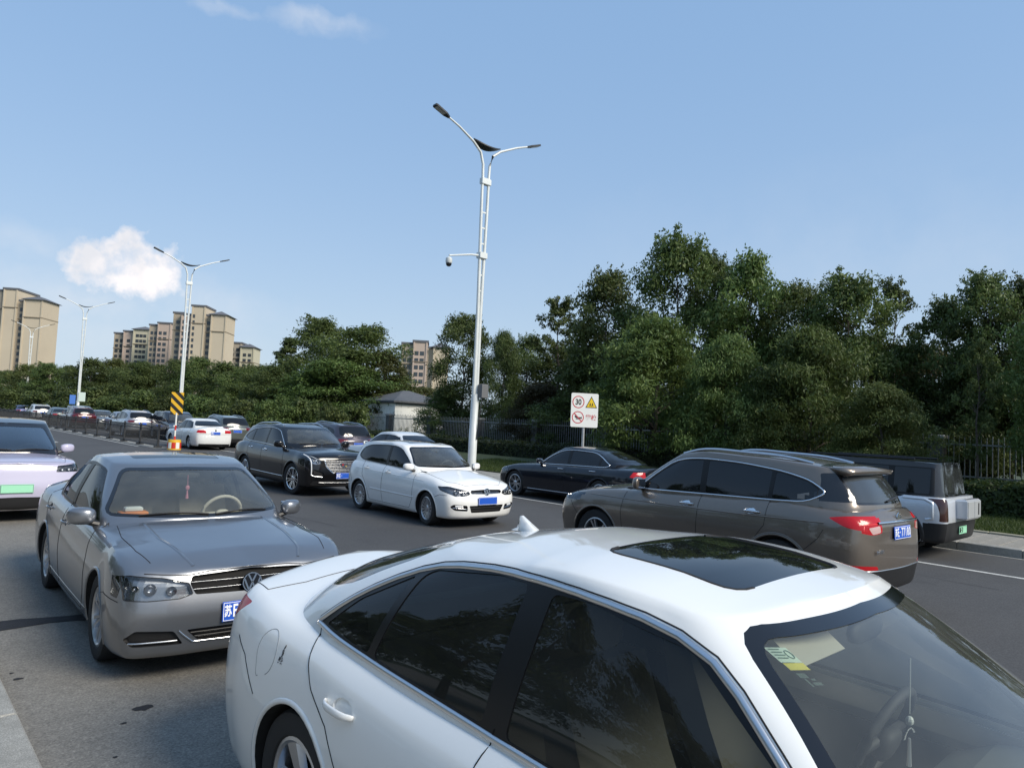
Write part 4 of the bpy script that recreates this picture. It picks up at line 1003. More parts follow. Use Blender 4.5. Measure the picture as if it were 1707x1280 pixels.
# ---- black crossover with the tall grille
BLACKP = paint('black_car_paint', (.004, .004, .005), .0, .3); NAVY = paint('blue_black_car_paint', (.006, .008, .014), .1, .3)
SP_E = dict(wb=2.857, fo=.90, ro=1.04, W=.945, rw=.378, cell=.055, nk=.75, tk=.9, floor=.25,
    levels=levels(.24, .58, .55, .97, 1.04, 1.075, 1.12, 1.14, 1.10, dtop=.12, fN=.10, fT=.10),
    hood=[(2.22, .985), (2.0, 1.05), (1.5, 1.10), (1.05, 1.145), (.6, 1.15), (-2.1, 1.16), (-2.35, 1.12)],
    dB=.125, xc=1.05, zc=1.145, xh=.30, zh=1.575, xap=-.4, zap=1.665, xrh=-1.95, zrh=1.56, xb=-2.28, zb=1.15, Wr=.65, liner=.95, shelf=False, sweepT=.9)
def car_E(loc, rz):
    c = Car('suv', 'black crossover with tall mesh grille and vertical white light strips behind the white hatchback', 'car', SP_E, BLACKP, loc, rz)
    dlo = rounded([(.82, 1.09), (-.35, 1.13), (-1.45, 1.165), (-1.82, 1.23), (-1.70, 1.36), (-1.4, 1.47), (-.8, 1.535), (-.25, 1.555), (.12, 1.52), (.5, 1.36)], [.03, 0, .1, .1, .1, .2, .2, .2, .2, .15], 3)
    f = [(.72, 1.11), (-.32, 1.145), (-.30, 1.53), (.1, 1.50), (.46, 1.345)]; r = [(-.40, 1.148), (-1.20, 1.175), (-1.20, 1.475), (-.8, 1.515), (-.38, 1.533)]; q = [(-1.25, 1.18), (-1.45, 1.185), (-1.76, 1.24), (-1.66, 1.35), (-1.38, 1.45), (-1.25, 1.468)]
    fd = [(.90, 1.08), (.94, .75), (.90, .42), (.82, .32), (-.32, .31), (-.36, .6), (-.36, 1.13), (-.34, 1.565), (.14, 1.54), (.53, 1.375)]
    rd = [(-.32, .31), (-1.02, .32), (-1.06, .5), (-1.16, .72), (-1.26, .86), (-1.28, 1.16), (-1.24, 1.50), (-.8, 1.55), (-.34, 1.565), (-.36, 1.13), (-.36, .6)]
    std(c, dlo, [rounded(f, .03), rounded(r, .03), rounded(q, .03)], [fd, rd], trim=CHROME, trim_w=.016, arch=.415)
    gp = rounded([(-.1, .56), (.30, .56), (.46, .70), (.50, .865), (-.1, .885)], [0, .03, .03, .02, 0])
    grille(c, gp, [(z, .010, SATIN) for z in (.60, .635, .67, .705, .74, .775, .81, .845)], depth=.045, frame=(.028, CHROME, 'half'))
    for y in np.linspace(.06, .42, 7):
        c.strip('grille_post', [(y, .575 if y < .3 else .66), (y, .865)], 0, .008, BLACK, 'f', -.016, .006)
    q = c.hit(0, .74, 0, 'f')[0]; e = empty('badge', (q.x+.004, 0, .74)); e.parent = c.root; e.rotation_euler = (R_(90), 0, R_(90))
    MB().prism([(-.085, .05), (.085, .05), (.085, 0), (.04, -.04), (0, -.055), (-.04, -.04), (-.085, 0)], -.01, .004).build('badge_plate', CHROME, e)
    MB().prism([(-.07, .038), (-.02, .038), (-.02, .004), (-.07, .004)], .004, .007).build('badge_field', mat('badge_red', (.4, .02, .02), .3), e); MB().prism([(.02, .0), (.068, .0), (.03, -.032)], .004, .007).build('badge_field', mat('badge_gold', (.6, .4, .08), .3), e)
    hl = rounded([(.56, .80), (.70, .765), (.80, .79), (.90, .955), (.95, 1.02), (.86, 1.0), (.62, .88)], .015)
    headlight(c, hl, [(.66, .83, .035, LAMPIN), (.75, .865, .035, LAMPIN), (.83, .91, .03, LAMPIN)], drl=[([(.60, .865), (.74, .935), (.87, .995)], .018, WHITELENS)], housing=LAMPIN)
    for sg in (1,): c.strip('daytime_light', [(.86, .985), (.82, .90), (.80, .80), (.80, .66), (.80, .52)], 0, .026, WHITELENS, 'f', .001, .006)
    c.strip('bumper_blade', [(.80, .52), (.74, .49), (.55, .47)], 0, .024, CHROME, 'f', .001, .006)
    c.cut('bumper_intake', rounded([(.50, .50), (.74, .52), (.76, .66), (.54, .58)], .02), 0, BLACK, 's', .03, 'f', BLACK); c.cut('bumper_lower', rounded([(-.2, .27), (.80, .29), (.74, .40), (-.2, .42)], .02), 0, BLACK, 'c', .02, 'f', BLACK)
    c.strip('chin_chrome', [(0, .335), (.62, .345)], 0, .014, SATIN, 'f', .0, .008)
    q = c.hit(0, .50, 0, 'f')[0]; c.plate(q.x+.02, .50, '苏E·     '); c.seams([[(1.0, .70), (1.6, .78), (2.08, .66), (2.17, 0)]], 2)
    c.strip('sill_chrome', [(.95, .40), (-1.0, .42)], 1, .018, CHROME, off=0, lift=.006)
    c.cut('sill_cladding', [(-1.0, .18), (1.0, .18), (.99, .33), (-1.0, .33)], 1, BLACK, 's')
    tail(c, .85, 1.12, .62)
    for sg in (1, -1):
        pts = []
        for t in np.linspace(0, 1, 15): x = .10-1.85*t; h = c.hit(x, .555-.03*t, 2)[0]; pts.append((x, sg*(.555-.03*t), h.z+.034*min(1, 6*t, 6*(1-t))+.004))
        MB().tube(pts, .017, 8).build('roof_rail', SATIN, c.root, True)
    c.mirrors(.66, 1.15, BLACKP, (.08, .11, .085)); c.handles([(-.18, .985), (-1.08, 1.0)], CHROME, .22, .03); c.wipers(); c.cabin(INTER); c.wheels('double', R_(6), n=7, rr=.69, rim_m=CHROME); return c.emit() and c

# ---- black long saloon
SP_F = dict(wb=3.06, fo=.86, ro=1.13, W=.93, rw=.345, cell=.06, nk=.95, tk=1.0,
    levels=levels(.18, .48, .52, .74, .87, .92, .965, .97, .985, dtop=.115, fN=.14, fT=.05),
    hood=[(2.25, .76), (1.9, .87), (1.4, .945), (.92, .99), (.5, 1.0), (-1.7, 1.09), (-2.2, 1.09), (-2.58, 1.05)],
    dB=.135, xc=.92, zc=.99, xh=.15, zh=1.405, xap=-.45, zap=1.468, xrh=-1.25, zrh=1.385, xb=-1.98, zb=1.09, Wr=.575, sweepT=1.3)
def saloon_windows(sp, belt=.945, roof=1.372):
    a = sp['xc']-.20; xh = sp['xh']; xr = sp['xrh']; xb = sp['xb']; z1 = belt+.055
    dlo = rounded([(a, belt), (-.35, belt+.03), (xb+.40, z1), (xb+.26, z1+.05), (xr-.12, roof-.13), (xr+.15, roof-.03), (-.5, roof), (xh-.25, roof-.02), (xh+.25, belt+.22)], [.03, 0, .08, .08, .2, .2, .2, .2, .1], 3)
    xd = -sp['wb']/2+.22
    f = [(a-.09, belt+.02), (-.33, belt+.048), (-.30, roof-.022), (xh-.25, roof-.045), (xh+.2, belt+.2)]; r = [(-.42, belt+.05), (xd-.06, z1+.015), (xd-.02, roof-.08), (xr+.15, roof-.055), (-.5, roof-.024), (-.40, roof-.022)]
    q = [(xd-.11, z1+.018), (xb+.40, z1+.02), (xb+.30, z1+.05), (xr-.14, roof-.145), (xd-.08, roof-.10)]
    fd = [(a+.07, belt-.01), (a+.10, belt-.25), (a+.06, .38), (a-.02, .27), (-.33, .265), (-.38, .5), (-.37, belt+.02), (-.35, roof+.015), (xh-.25, roof-.005), (xh+.27, belt+.235)]
    wb2 = -sp['wb']/2
    rd = [(-.33, .265), (wb2+.40, .265), (wb2+.35, .45), (wb2+.24, .62), (wb2+.02, .75), (wb2-.10, .9), (xb+.38, z1-.0), (xb+.24, z1+.05), (xr-.13, roof-.11), (xr+.15, roof-.012), (-.5, roof+.017), (-.35, roof+.015), (-.37, belt+.02), (-.38, .5)]
    return dlo, [rounded(f, .02), rounded(r, .02), rounded(q, .01)], [fd, rd]
def car_F(loc, rz):
    c = Car('saloon', 'long black saloon with chrome window frames parked at the far kerb before the school sign', 'car', SP_F, NAVY, loc, rz)
    dlo, panes, doors = saloon_windows(SP_F); std(c, dlo, panes, doors, trim=CHROME, trim_w=.022, arch=.375)
    headlight(c, rounded([(.50, .60), (.92, .64), (.95, .78), (.80, .78), (.52, .68)], .02), [(.62, .65, .04, LAMPIN), (.75, .69, .04, LAMPIN)], housing=LAMPIN)
    grille(c, rounded([(-.1, .44), (.40, .46), (.44, .66), (-.1, .67)], [0, .03, .03, 0]), [(.50, .014, CHROME), (.56, .014, CHROME), (.61, .014, CHROME)])
    tail(c, .80, .95); c.strip('sill_chrome', [(1.0, .255), (-1.05, .265)], 1, .02, SATIN, off=0, lift=.006)
    q = c.hit(0, .80, 0, 'r')[0]; c.plate(q.x-.02, .80, '        ', front=False); c.mirrors(.62, 1.0, NAVY); c.handles([(-.20, .87), (-1.28, .885)], CHROME, .22, .026); c.cabin(INTER); c.wheels('vee', 0, n=7, rr=.69); return c.emit() and c

# ---- silver boxy off-roader
SILV = paint('silver_white_paint', (.60, .63, .67), .25, .35)
SP_G = dict(wb=2.715, fo=.86, ro=.84, W=.945, rw=.385, cell=.055, nk=.42, tk=.34, floor=.28, roof_m=GLOSSBLACK, yT=[.985, .95, .76, .36, 0], oT=[.30, .11, .02, .004, 0],
    levels=levels(.30, .66, .62, 1.03, 1.07, 1.075, 1.085, 1.09, 1.085, dtop=.055, fN=.06, fT=.04, dsh=.012, tuck=.04, under=.12),
    hood=[(2.16, 1.05), (1.8, 1.10), (1.35, 1.12), (.95, 1.14), (.6, 1.14), (-2.0, 1.10), (-2.17, 1.09)],
    dB=.085, xc=.93, zc=1.14, xh=.46, zh=1.66, xap=-.4, zap=1.735, xrh=-2.02, zrh=1.70, xb=-2.10, zb=1.10, Wr=.735, sweepF=.7, sweepT=.38, bulge=1.05, rd=.035, liner=.95, shelf=False)
def car_G(loc, rz):
    c = Car('offroader', 'silver boxy off-roader with black roof and box on its tailgate parked at far kerb', 'car', SP_G, SILV, loc, rz)
    dlo = rounded([(.70, 1.10), (-1.98, 1.11), (-1.95, 1.60), (.22, 1.61), (.38, 1.52)], .05)
    f = [(.60, 1.13), (-.38, 1.135), (-.38, 1.585), (.20, 1.58), (.33, 1.51)]; r = [(-.48, 1.135), (-1.22, 1.135), (-1.22, 1.59), (-.48, 1.585)]; q = [(-1.32, 1.135), (-1.90, 1.135), (-1.90, 1.58), (-1.32, 1.59)]
    fd = [(.78, 1.07), (.80, .5), (.76, .40), (-.40, .40), (-.43, 1.07)]; rd = [(-.43, 1.07), (-.40, .40), (-.86, .40), (-.93, .70), (-1.10, .90), (-1.26, 1.07)]
    rw = rounded([(-.2, 1.16), (.66, 1.16), (.62, 1.60), (-.2, 1.60)], [0, .05, .06, 0])
    std(c, dlo, [rounded(f, .03), rounded(r, .03), rounded(q, .03)], [fd, rd], arch=.44, flare=.07, rw=rw, rw_glass=mat('smoked_rear_glass', (.03, .033, .035), .06, coat=.5))
    c.cut('bumper', [(-.2, .25), (1.1, .25), (1.1, .64), (.72, .66), (-.2, .66)], 0, BLACK, 'c', 0, 'r'); c.cut('bumper', [(-.2, .25), (1.1, .25), (1.1, .60), (-.2, .62)], 0, BLACK, 'c', 0, 'f')
    c.cut('side_cladding', [(-2.2, .2), (-1.84, .2), (-1.84, .64), (-2.2, .64)], 1, BLACK, 's'); c.cut('sill_cladding', [(-.9, .2), (.9, .2), (.9, .42), (-.9, .42)], 1, BLACK, 's')
    c.cut('tail_light', rounded([(.775, .68), (.93, .68), (.93, 1.07), (.775, 1.07)], .02), 0, mat('dark_bronze_lamp', (.045, .014, .010), .15, coat=.6), 's', 0, 'r')
    c.strip('wing_frame', [(-1.50, 1.05), (-1.86, 1.05), (-1.98, .99), (-1.99, .72), (-1.88, .70)], 1, .05, mat('bright_silver_trim', (.66, .69, .72), .3, .5), off=0, lift=.012)
    b = MB().box(-2.36, -2.17, -.46, .36, .70, 1.06, .03); b.build('tail_box', SILV, c.root, True); bx = [o for o in c.root.children if o.name.startswith('tail_box')][0]
    MB().box(-2.372, -2.355, -.43, -.06, .73, 1.03, .008).box(-2.372, -2.355, -.04, .33, .73, 1.03, .008).build('box_panel', mat('pale_silver_panel', (.46, .48, .49), .4, .3), bx, True); MB().box(-2.382, -2.368, -.30, -.27, .78, .99, .004).build('box_handle', BLACK, bx)
    c.plate(c.hit(.1, .50, 0, 'r')[0].x-.025, .50, '苏E·D     ', PLATE_GREEN, PLATE_BLK, front=False)
    for sg in (1, -1): MB().tube([(.3, sg*.66, 1.735), (-1.6, sg*.64, 1.735)], .02, 6).build('roof_rail', BLACK, c.root)
    q = c.hit(-1.0, 1.40, 1)[0]; MB().box(-1.04, -.97, q.y-.001, q.y+.004, 1.36, 1.46).build('window_sticker', mat('white_sticker', (.8, .8, .8), .6), c.root)
    headlight(c, rounded([(.5, .76), (.90, .76), (.90, .96), (.5, .96)], .03), [(.70, .86, .07, LAMPIN)], housing=LAMPIN); c.mirrors(.66, 1.17, GLOSSBLACK, (.08, .11, .09)); c.handles([(-.25, .98), (-1.0, .98)], GLOSSBLACK, .2, .03); c.cabin(INTER); c.wheels('multi', 0, n=6); return c.emit() and c

# ---- pale violet car on the left edge
LAV = paint('pale_violet_paint', (.46, .44, .57), .0, .4)
SP_H = dict(wb=2.70, fo=.80, ro=.80, W=.90, rw=.34, cell=.06, nk=.55, tk=.7, roof_m=GLOSSBLACK,
    levels=levels(.20, .52, .55, .92, .98, 1.0, 1.02, 1.03, 1.02, dtop=.09, fN=.08, fT=.06),
    hood=[(2.05, .95), (1.8, 1.0), (1.35, 1.04), (1.05, 1.06), (.6, 1.07), (-1.9, 1.06), (-2.1, 1.03)],
    dB=.125, xc=1.12, zc=1.06, xh=.48, zh=1.545, xap=-.3, zap=1.62, xrh=-1.80, zrh=1.55, xb=-2.08, zb=1.06, Wr=.63, sweepT=.7, liner=.9, shelf=False)
def car_H(loc, rz):
    c = Car('hatchback', 'pale violet car with black roof and pillars cut by the left edge', 'car', SP_H, LAV, loc, rz)
    dlo = rounded([(.85, 1.02), (-.35, 1.04), (-1.55, 1.06), (-1.72, 1.16), (-1.5, 1.40), (-.8, 1.50), (-.2, 1.515), (.25, 1.48), (.62, 1.28)], .05); fd = [(.92, 1.0), (.94, .5), (.86, .28), (-.36, .28), (-.40, 1.02)]; rd = [(-.40, 1.02), (-.36, .28), (-.92, .28), (-1.0, .55), (-1.22, .8), (-1.3, 1.03)]
    f = [(.74, 1.04), (-.33, 1.06), (-.31, 1.49), (.23, 1.455), (.57, 1.27)]; r = [(-.42, 1.06), (-1.52, 1.08), (-1.66, 1.16), (-1.46, 1.38), (-.8, 1.475), (-.40, 1.49)]
    std(c, dlo, [rounded(f, .02), rounded(r, .03)], [fd, rd], arch=.375, ws=screen_poly(SP_H, .88, .86, .03, .06), ws_glass=thin_glass('pale_screen_glass', (.42, .5, .5), 2.6))
    headlight(c, rounded([(.52, .80), (.86, .80), (.88, .90), (.84, .93), (.54, .90)], .02), [(.62, .85, .035, LAMPIN), (.72, .855, .035, LAMPIN), (.81, .86, .03, LAMPIN)], housing=LAMPDK)
    c.cut('bumper_lower', [(-.2, .2), (.74, .22), (.70, .40), (-.2, .42)], 0, BLACK, 'c', .01, 'f', BLACK); c.seams([[(1.05, .70), (1.5, .74), (1.95, .66), (2.02, 0)]], 2); c.seams([[(0, .93), (.80, .93)]], 0)
    c.plate(c.hit(0, .55, 0, 'f')[0].x+.02, .55, '         ', PLATE_GREEN, PLATE_BLK); c.mirrors(.74, 1.10, LAV, (.07, .115, .075), .13); c.wipers(); c.cabin(INTERL); c.wheels('multi', 0, n=10); return c.emit() and c

# ---- simpler vehicles further off
def tail(c, z0, z1, y0=.45, lens=REDLENS):
    W = c.sp['W']; xr = -c.sp['wb']/2-c.sp['ro']; ti = c.cut('tail_light', rounded([(y0, z0+.02), (W*.80, z0), (W*.80, z1), (y0+.06, z1)], [.03, 0, 0, .03]), 0, lens, 's', 0, 'r'); c.cut('', [(xr-.02, z0), (xr+.24, z0+.03), (xr+.20, z1), (xr-.02, z1)], 1, None, into=ti)
def car_saloon_far(name, label, pt, loc, rz, group=None, rear_plate=None):
    sp = dict(SP_B); sp['cell'] = .075; c = Car(name, label, 'car', sp, pt, loc, rz, group); dlo, panes, doors = saloon_windows(sp, .945, 1.372); std(c, dlo, panes, doors, arch=.35)
    tail(c, .80, .95, .42); c.strip('boot_line', [(0, .76), (.80, .76)], 0, .01, SEAM, 'r', 0, .001); c.cut('bumper_lower', [(-.2, .15), (.72, .15), (.72, .30), (-.2, .30)], 0, BLACK, 'c', 0, 'r')
    c.cut('headlight', rounded([(.42, .59), (.9, .60), (.9, .74), (.46, .68)], .02), 0, LAMPIN, 's', .0, 'f'); c.cut('grille', [(-.1, .59), (.40, .60), (.42, .69), (-.1, .71)], 0, GLOSSBLACK, 'c', .02, 'f', BLACK)
    if rear_plate: c.plate(c.hit(0, .80, 0, 'r')[0].x-.02, .80, rear_plate, front=False); vw_badge(c.root, c.hit(0, .93, 0, 'r')[0].x-.006, .93, .05, False)
    c.mirrors(.60, 1.0, pt); c.handles([(-.22, .84), (-1.22, .86)], pt, .2, .03); c.cabin(INTER, False); c.wheels('multi', 0, n=9); c.emit(); return c
def suv_dlo():
    dlo = rounded([(.80, 1.085), (-.30, 1.115), (-1.30, 1.145), (-1.70, 1.17), (-1.80, 1.30), (-1.6, 1.41), (-1.3, 1.48), (-.80, 1.535), (-.25, 1.555), (.10, 1.525), (.46, 1.36)], .06, 3)
    f = [(.70, 1.105), (-.28, 1.13), (-.26, 1.53), (.09, 1.505), (.43, 1.345)]; r = [(-.36, 1.135), (-1.20, 1.16), (-1.20, 1.475), (-.8, 1.515), (-.34, 1.533)]; q = [(-1.27, 1.162), (-1.65, 1.185), (-1.74, 1.29), (-1.57, 1.39), (-1.27, 1.465)]
    fd = [(.86, 1.07), (.90, .75), (.86, .42), (.78, .33), (-.28, .32), (-.32, .6), (-.32, 1.12), (-.30, 1.565), (.12, 1.54), (.49, 1.375)]; rd = [(-.28, .32), (-.98, .33), (-1.02, .5), (-1.12, .72), (-1.22, .86), (-1.235, 1.14), (-1.23, 1.50), (-.8, 1.55), (-.30, 1.565), (-.32, 1.12), (-.32, .6)]
    return dlo, [rounded(f, .03), rounded(r, .03), rounded(q, .03)], [fd, rd]
def car_suv_far(name, label, pt, loc, rz, group=None):
    sp = dict(SP_C); sp['cell'] = .085; c = Car(name, label, 'car', sp, pt, loc, rz, group); dlo, panes, doors = suv_dlo(); rw = rounded([(-.2, 1.19), (.64, 1.20), (.58, 1.50), (-.2, 1.52)], [0, .06, .08, 0])
    std(c, dlo, panes, doors, arch=.40, rw=rw); tail(c, .92, 1.06, .50, REDDARK); c.cut('bumper_lower', [(-.2, .2), (1.1, .2), (1.1, .46), (-.2, .48)], 0, BLACK, 'c', 0, 'r'); c.cut('headlight', rounded([(.45, .80), (.95, .82), (.95, .94), (.5, .88)], .02), 0, LAMPIN, 's', 0, 'f')
    c.cut('grille', [(-.1, .56), (.40, .58), (.42, .84), (-.1, .86)], 0, GLOSSBLACK, 'c', .02, 'f', BLACK); c.mirrors(.62, 1.14, pt, (.08, .11, .085)); c.plate(c.hit(0, .86, 0, 'r')[0].x-.02, .86, '        ', front=False)
    for sg in (1, -1): MB().tube([(.1, sg*.54, c.hit(.1, .54, 2)[0].z+.01), (-.3, sg*.54, c.hit(-.3, .54, 2)[0].z+.04), (-1.3, sg*.53, c.hit(-1.3, .53, 2)[0].z+.04), (-1.7, sg*.52, c.hit(-1.7, .52, 2)[0].z+.01)], .016, 6).build('roof_rail', SATIN, c.root)
    c.cabin(INTER, False); c.wheels('multi', 0, n=10); c.emit(); return c
SP_M = dict(wb=3.0, fo=.88, ro=1.05, W=.93, rw=.34, cell=.085, nk=.8, tk=.45, floor=.22,
    levels=levels(.22, .56, .55, .90, 1.03, 1.07, 1.09, 1.09, 1.09, dtop=.085, fN=.12, fT=.05),
    hood=[(2.24, .92), (1.9, 1.04), (1.5, 1.10), (1.4, 1.13), (.6, 1.14), (-2.3, 1.12), (-2.5, 1.10)], dB=.11, xc=1.42, zc=1.13, xh=.62, zh=1.62, xap=-.3, zap=1.74, xrh=-2.20, zrh=1.68, xb=-2.46, zb=1.12, Wr=.66, sweepT=.5, liner=.95, shelf=False)
def car_mpv_far(name, label, pt, loc, rz, group=None):
    c = Car(name, label, 'car', SP_M, pt, loc, rz, group); dlo = rounded([(1.08, 1.10), (-2.15, 1.13), (-2.25, 1.25), (-2.05, 1.58), (.20, 1.62), (.45, 1.58), (.85, 1.32)], .06)
    f = [(.98, 1.12), (.0, 1.14), (.02, 1.585), (.25, 1.58), (.45, 1.55), (.80, 1.32)]; r = [(-.08, 1.14), (-1.15, 1.15), (-1.15, 1.575), (-.06, 1.585)]; q = [(-1.23, 1.15), (-2.10, 1.16), (-2.17, 1.25), (-2.0, 1.55), (-1.23, 1.57)]
    fd = [(1.12, 1.08), (1.12, .6), (1.02, .32), (.02, .30), (-.04, .6), (-.04, 1.12)]; rd = [(-.04, 1.12), (-.04, .6), (.02, .30), (-1.02, .30), (-1.10, .6), (-1.18, .8), (-1.18, 1.12)]
    std(c, dlo, [rounded(f, .03), rounded(r, .03), rounded(q, .04)], [fd, rd], arch=.38); tail(c, .85, 1.15, .68, REDDARK); c.cut('headlight', rounded([(.45, .78), (.95, .80), (.95, .95), (.5, .88)], .02), 0, LAMPIN, 's', 0, 'f'); c.cut('grille', [(-.1, .50), (.45, .52), (.47, .80), (-.1, .82)], 0, SATIN, 'c', .02, 'f', BLACK)
    c.mirrors(.95, 1.18, pt); c.cabin(INTER, False); c.wheels('multi', 0, n=10); c.emit(); return c
def recolour(root, pt, rz=None, loc=None, label=None):
    """a copy of a vehicle with its parts, in another paint"""
    old = root['paint_src']; r = copy_tree(root)
    if loc is not None: r.location = loc
    if rz is not None: r.rotation_euler = (0, 0, rz)
    if label: r['label'] = label
    for o in list(r.children)+[g for ch in r.children for g in ch.children]:
        for sl in (o.material_slots if o.type == 'MESH' else []):
            if sl.material and sl.material.name == old: sl.link = 'OBJECT'; sl.material = pt
    return r
# ------------------------------------------------------------------ ground, road, pavements
def surf_mat(name, col, col2, scale, spots=None, bump=.25, rough=.85, grain=180, stain=None):
    if name in MATS: return MATS[name]
    m = bpy.data.materials.new(name); m.use_nodes = True; nt = m.node_tree; N = nt.nodes; L = nt.links; b = N['Principled BSDF']; b.inputs['Roughness'].default_value = rough
    tc = N.new('ShaderNodeTexCoord')
    def noise(s, d, r=.6):
        n = N.new('ShaderNodeTexNoise'); n.inputs['Scale'].default_value = s; n.inputs['Detail'].default_value = d; n.inputs['Roughness'].default_value = r; L.new(tc.outputs['Object'], n.inputs['Vector']); return n.outputs['Fac']
    def ramp(f, a, c, p0, p1):
        r = N.new('ShaderNodeValToRGB'); r.color_ramp.elements[0].position = p0; r.color_ramp.elements[1].position = p1; r.color_ramp.elements[0].color = (*a, 1); r.color_ramp.elements[1].color = (*c, 1); L.new(f, r.inputs['Fac']); return r.outputs['Color']
    def mix(f, a, c, mode='MIX'):
        x = N.new('ShaderNodeMix'); x.data_type = 'RGBA'; x.blend_type = mode
        if isinstance(f, (int, float)): x.inputs['Factor'].default_value = f
        else: L.new(f, x.inputs['Factor'])
        L.new(a, x.inputs['A']); L.new(c, x.inputs['B']); return x.outputs['Result']
    base = ramp(noise(scale, 6), col, col2, .32, .68)
    g = ramp(noise(grain, 3, .8), (.45, .45, .45), (1.65, 1.65, 1.65), .3, .7)
    out = mix(.75, base, g, 'MULTIPLY')
    v = N.new('ShaderNodeTexVoronoi'); v.inputs['Scale'].default_value = grain*.9; L.new(tc.outputs['Object'], v.inputs['Vector'])
    out = mix(.4, out, ramp(v.outputs['Distance'], (1.5, 1.5, 1.45), (.75, .75, .75), .0, .45), 'MULTIPLY')
    out = mix(.55, out, ramp(noise(14, 5, .75), (.72, .72, .72), (1.28, 1.28, 1.27), .3, .7), 'MULTIPLY')
    if stain: out = mix(.8, out, ramp(noise(stain[0], 4, .7), (1, 1, 1), stain[1], .56, .70), 'MULTIPLY')
    L.new(out, b.inputs['Base Color'])
    u = N.new('ShaderNodeBump'); u.inputs['Strength'].default_value = bump; u.inputs['Distance'].default_value = .006; L.new(noise(grain*.8, 4, .8), u.inputs['Height']); L.new(u.outputs['Normal'], b.inputs['Normal'])
    MATS[name] = m; return m
ASPH = surf_mat('dark_asphalt', (.054, .054, .056), (.072, .072, .073), .35, grain=50, stain=(1.3, (.80, .80, .80)))
ASPH2 = surf_mat('worn_grey_asphalt', (.165, .156, .140), (.205, .195, .175), .8, bump=.45, grain=66, stain=(2.2, (.78, .78, .78)))
CONC = surf_mat('kerb_concrete', (.25, .245, .225), (.33, .325, .30), 2.5, bump=.2, grain=120, stain=(3, (.75, .73, .70))); PAVE = surf_mat('paving_concrete', (.24, .225, .195), (.31, .29, .255), 3, bump=.2, grain=140)
GRASS = surf_mat('lawn_soil', (.030, .045, .014), (.055, .070, .022), 1.2, bump=.5, grain=30); PAINTW = surf_mat('road_paint', (.42, .42, .40), (.55, .55, .52), 6, bump=.2, grain=60, stain=(8, (.55, .55, .55)))
TAR = surf_mat('tar_seal', (.012, .012, .014), (.022, .022, .026), 6, bump=.3, rough=.8)
def sheet(name, x0, x1, y0, y1, z, m, kind='structure', nx=1, ny=1, zf=None, parent=None):
    V = []; Fc = []
    for i in range(nx+1):
        for j in range(ny+1):
            x = x0+(x1-x0)*i/nx; y = y0+(y1-y0)*j/ny; V.append((x, y, z if zf is None else zf(x, y)))
    for i in range(nx):
        for j in range(ny): a = i*(ny+1)+j; Fc.append((a, a+ny+1, a+ny+2, a+1))
    o = pyd(name, V, Fc, m, parent, nx > 1)
    if kind and parent is None: o['kind'] = kind
    return o
KN, KF, LINE, MED = .78, 14.95, 12.75, 10.35
sheet('ground', -2500, 2500, -1500, 3500, -.06, GRASS)
sheet('road', KN, KF, -60, 420, 0, ASPH)
sheet('parking_lane', KN, 3.45, -60, 420, .004, ASPH2)
for nm, x in (('lane_marking', LINE),): 
    o = sheet(nm, x-.055, x+.055, -20, 160, .004, PAINTW)
for k in range(16):
    y = 40+k*7.0; sheet('lane_marking', 6.9, 7.03, y, y+3, .004, PAINTW)
sheet('lane_marking', MED-.62, MED-.50, 37, 190, .004, PAINTW)
# tar-filled crack across the parking lane and oil spots
V = []; Fc = []; xs = np.linspace(KN+.01, 3.44, 16)
for i, x in enumerate(xs): w = .125+.035*math.sin(i*1.3); y = 7.40+.05*math.sin(i*.7)-.03*i*.4; V += [(x, y-w, .0075), (x, y+w, .0075)]
for i in range(15): Fc.append((2*i, 2*i+2, 2*i+3, 2*i+1))
tag(pyd('tar_patch', V, Fc, TAR), kind='structure')
rr = random.Random(5)
def blotch(x, y, r, z=.007):
    n = 12; V = [(x+r*rr.uniform(.55, 1.15)*math.cos(w)*1.3, y+r*rr.uniform(.5, 1.0)*math.sin(w), z) for w in np.linspace(0, 2*math.pi, n, endpoint=False)]
    tag(pyd('oil_stain', V, [tuple(range(n))], TAR), kind='structure')
for x, y, r in ((1.45, 4.95, .052), (.92, 5.95, .03), (1.30, 4.78, .018), (.90, 6.1, .016), (1.15, 4.35, .014)): blotch(x, y, r)
# hairline cracks, wheel tracks worn a shade darker
def ribbon(name, pts, w, z, m):
    V = []; Fc = []
    for i, (x, y) in enumerate(pts):
        a = pts[max(i-1, 0)]; b = pts[min(i+1, len(pts)-1)]; dx, dy = b[0]-a[0], b[1]-a[1]; L = math.hypot(dx, dy) or 1; k = w*(.5+.5*rr.random()); V += [(x-dy/L*k, y+dx/L*k, z), (x+dy/L*k, y-dx/L*k, z)]
    for i in range(len(pts)-1): Fc.append((2*i, 2*i+1, 2*i+3, 2*i+2))
    tag(pyd(name, V, Fc, m), kind='structure')
for x0, y0, dx, dy, n in ((4.6, 9.0, .05, .32, 22), (6.2, 11.0, -.02, .35, 30), (5.2, 14.0, .30, .05, 14), (11.4, 2.5, .02, .30, 16), (3.45, 2.0, .0, .6, 40)):
    pts = []; x, y = x0, y0
    for _ in range(n): pts.append((x, y)); x += dx+rr.gauss(0, .035); y += dy+rr.gauss(0, .035)
    ribbon('crack', pts, .006, .0085, TAR)
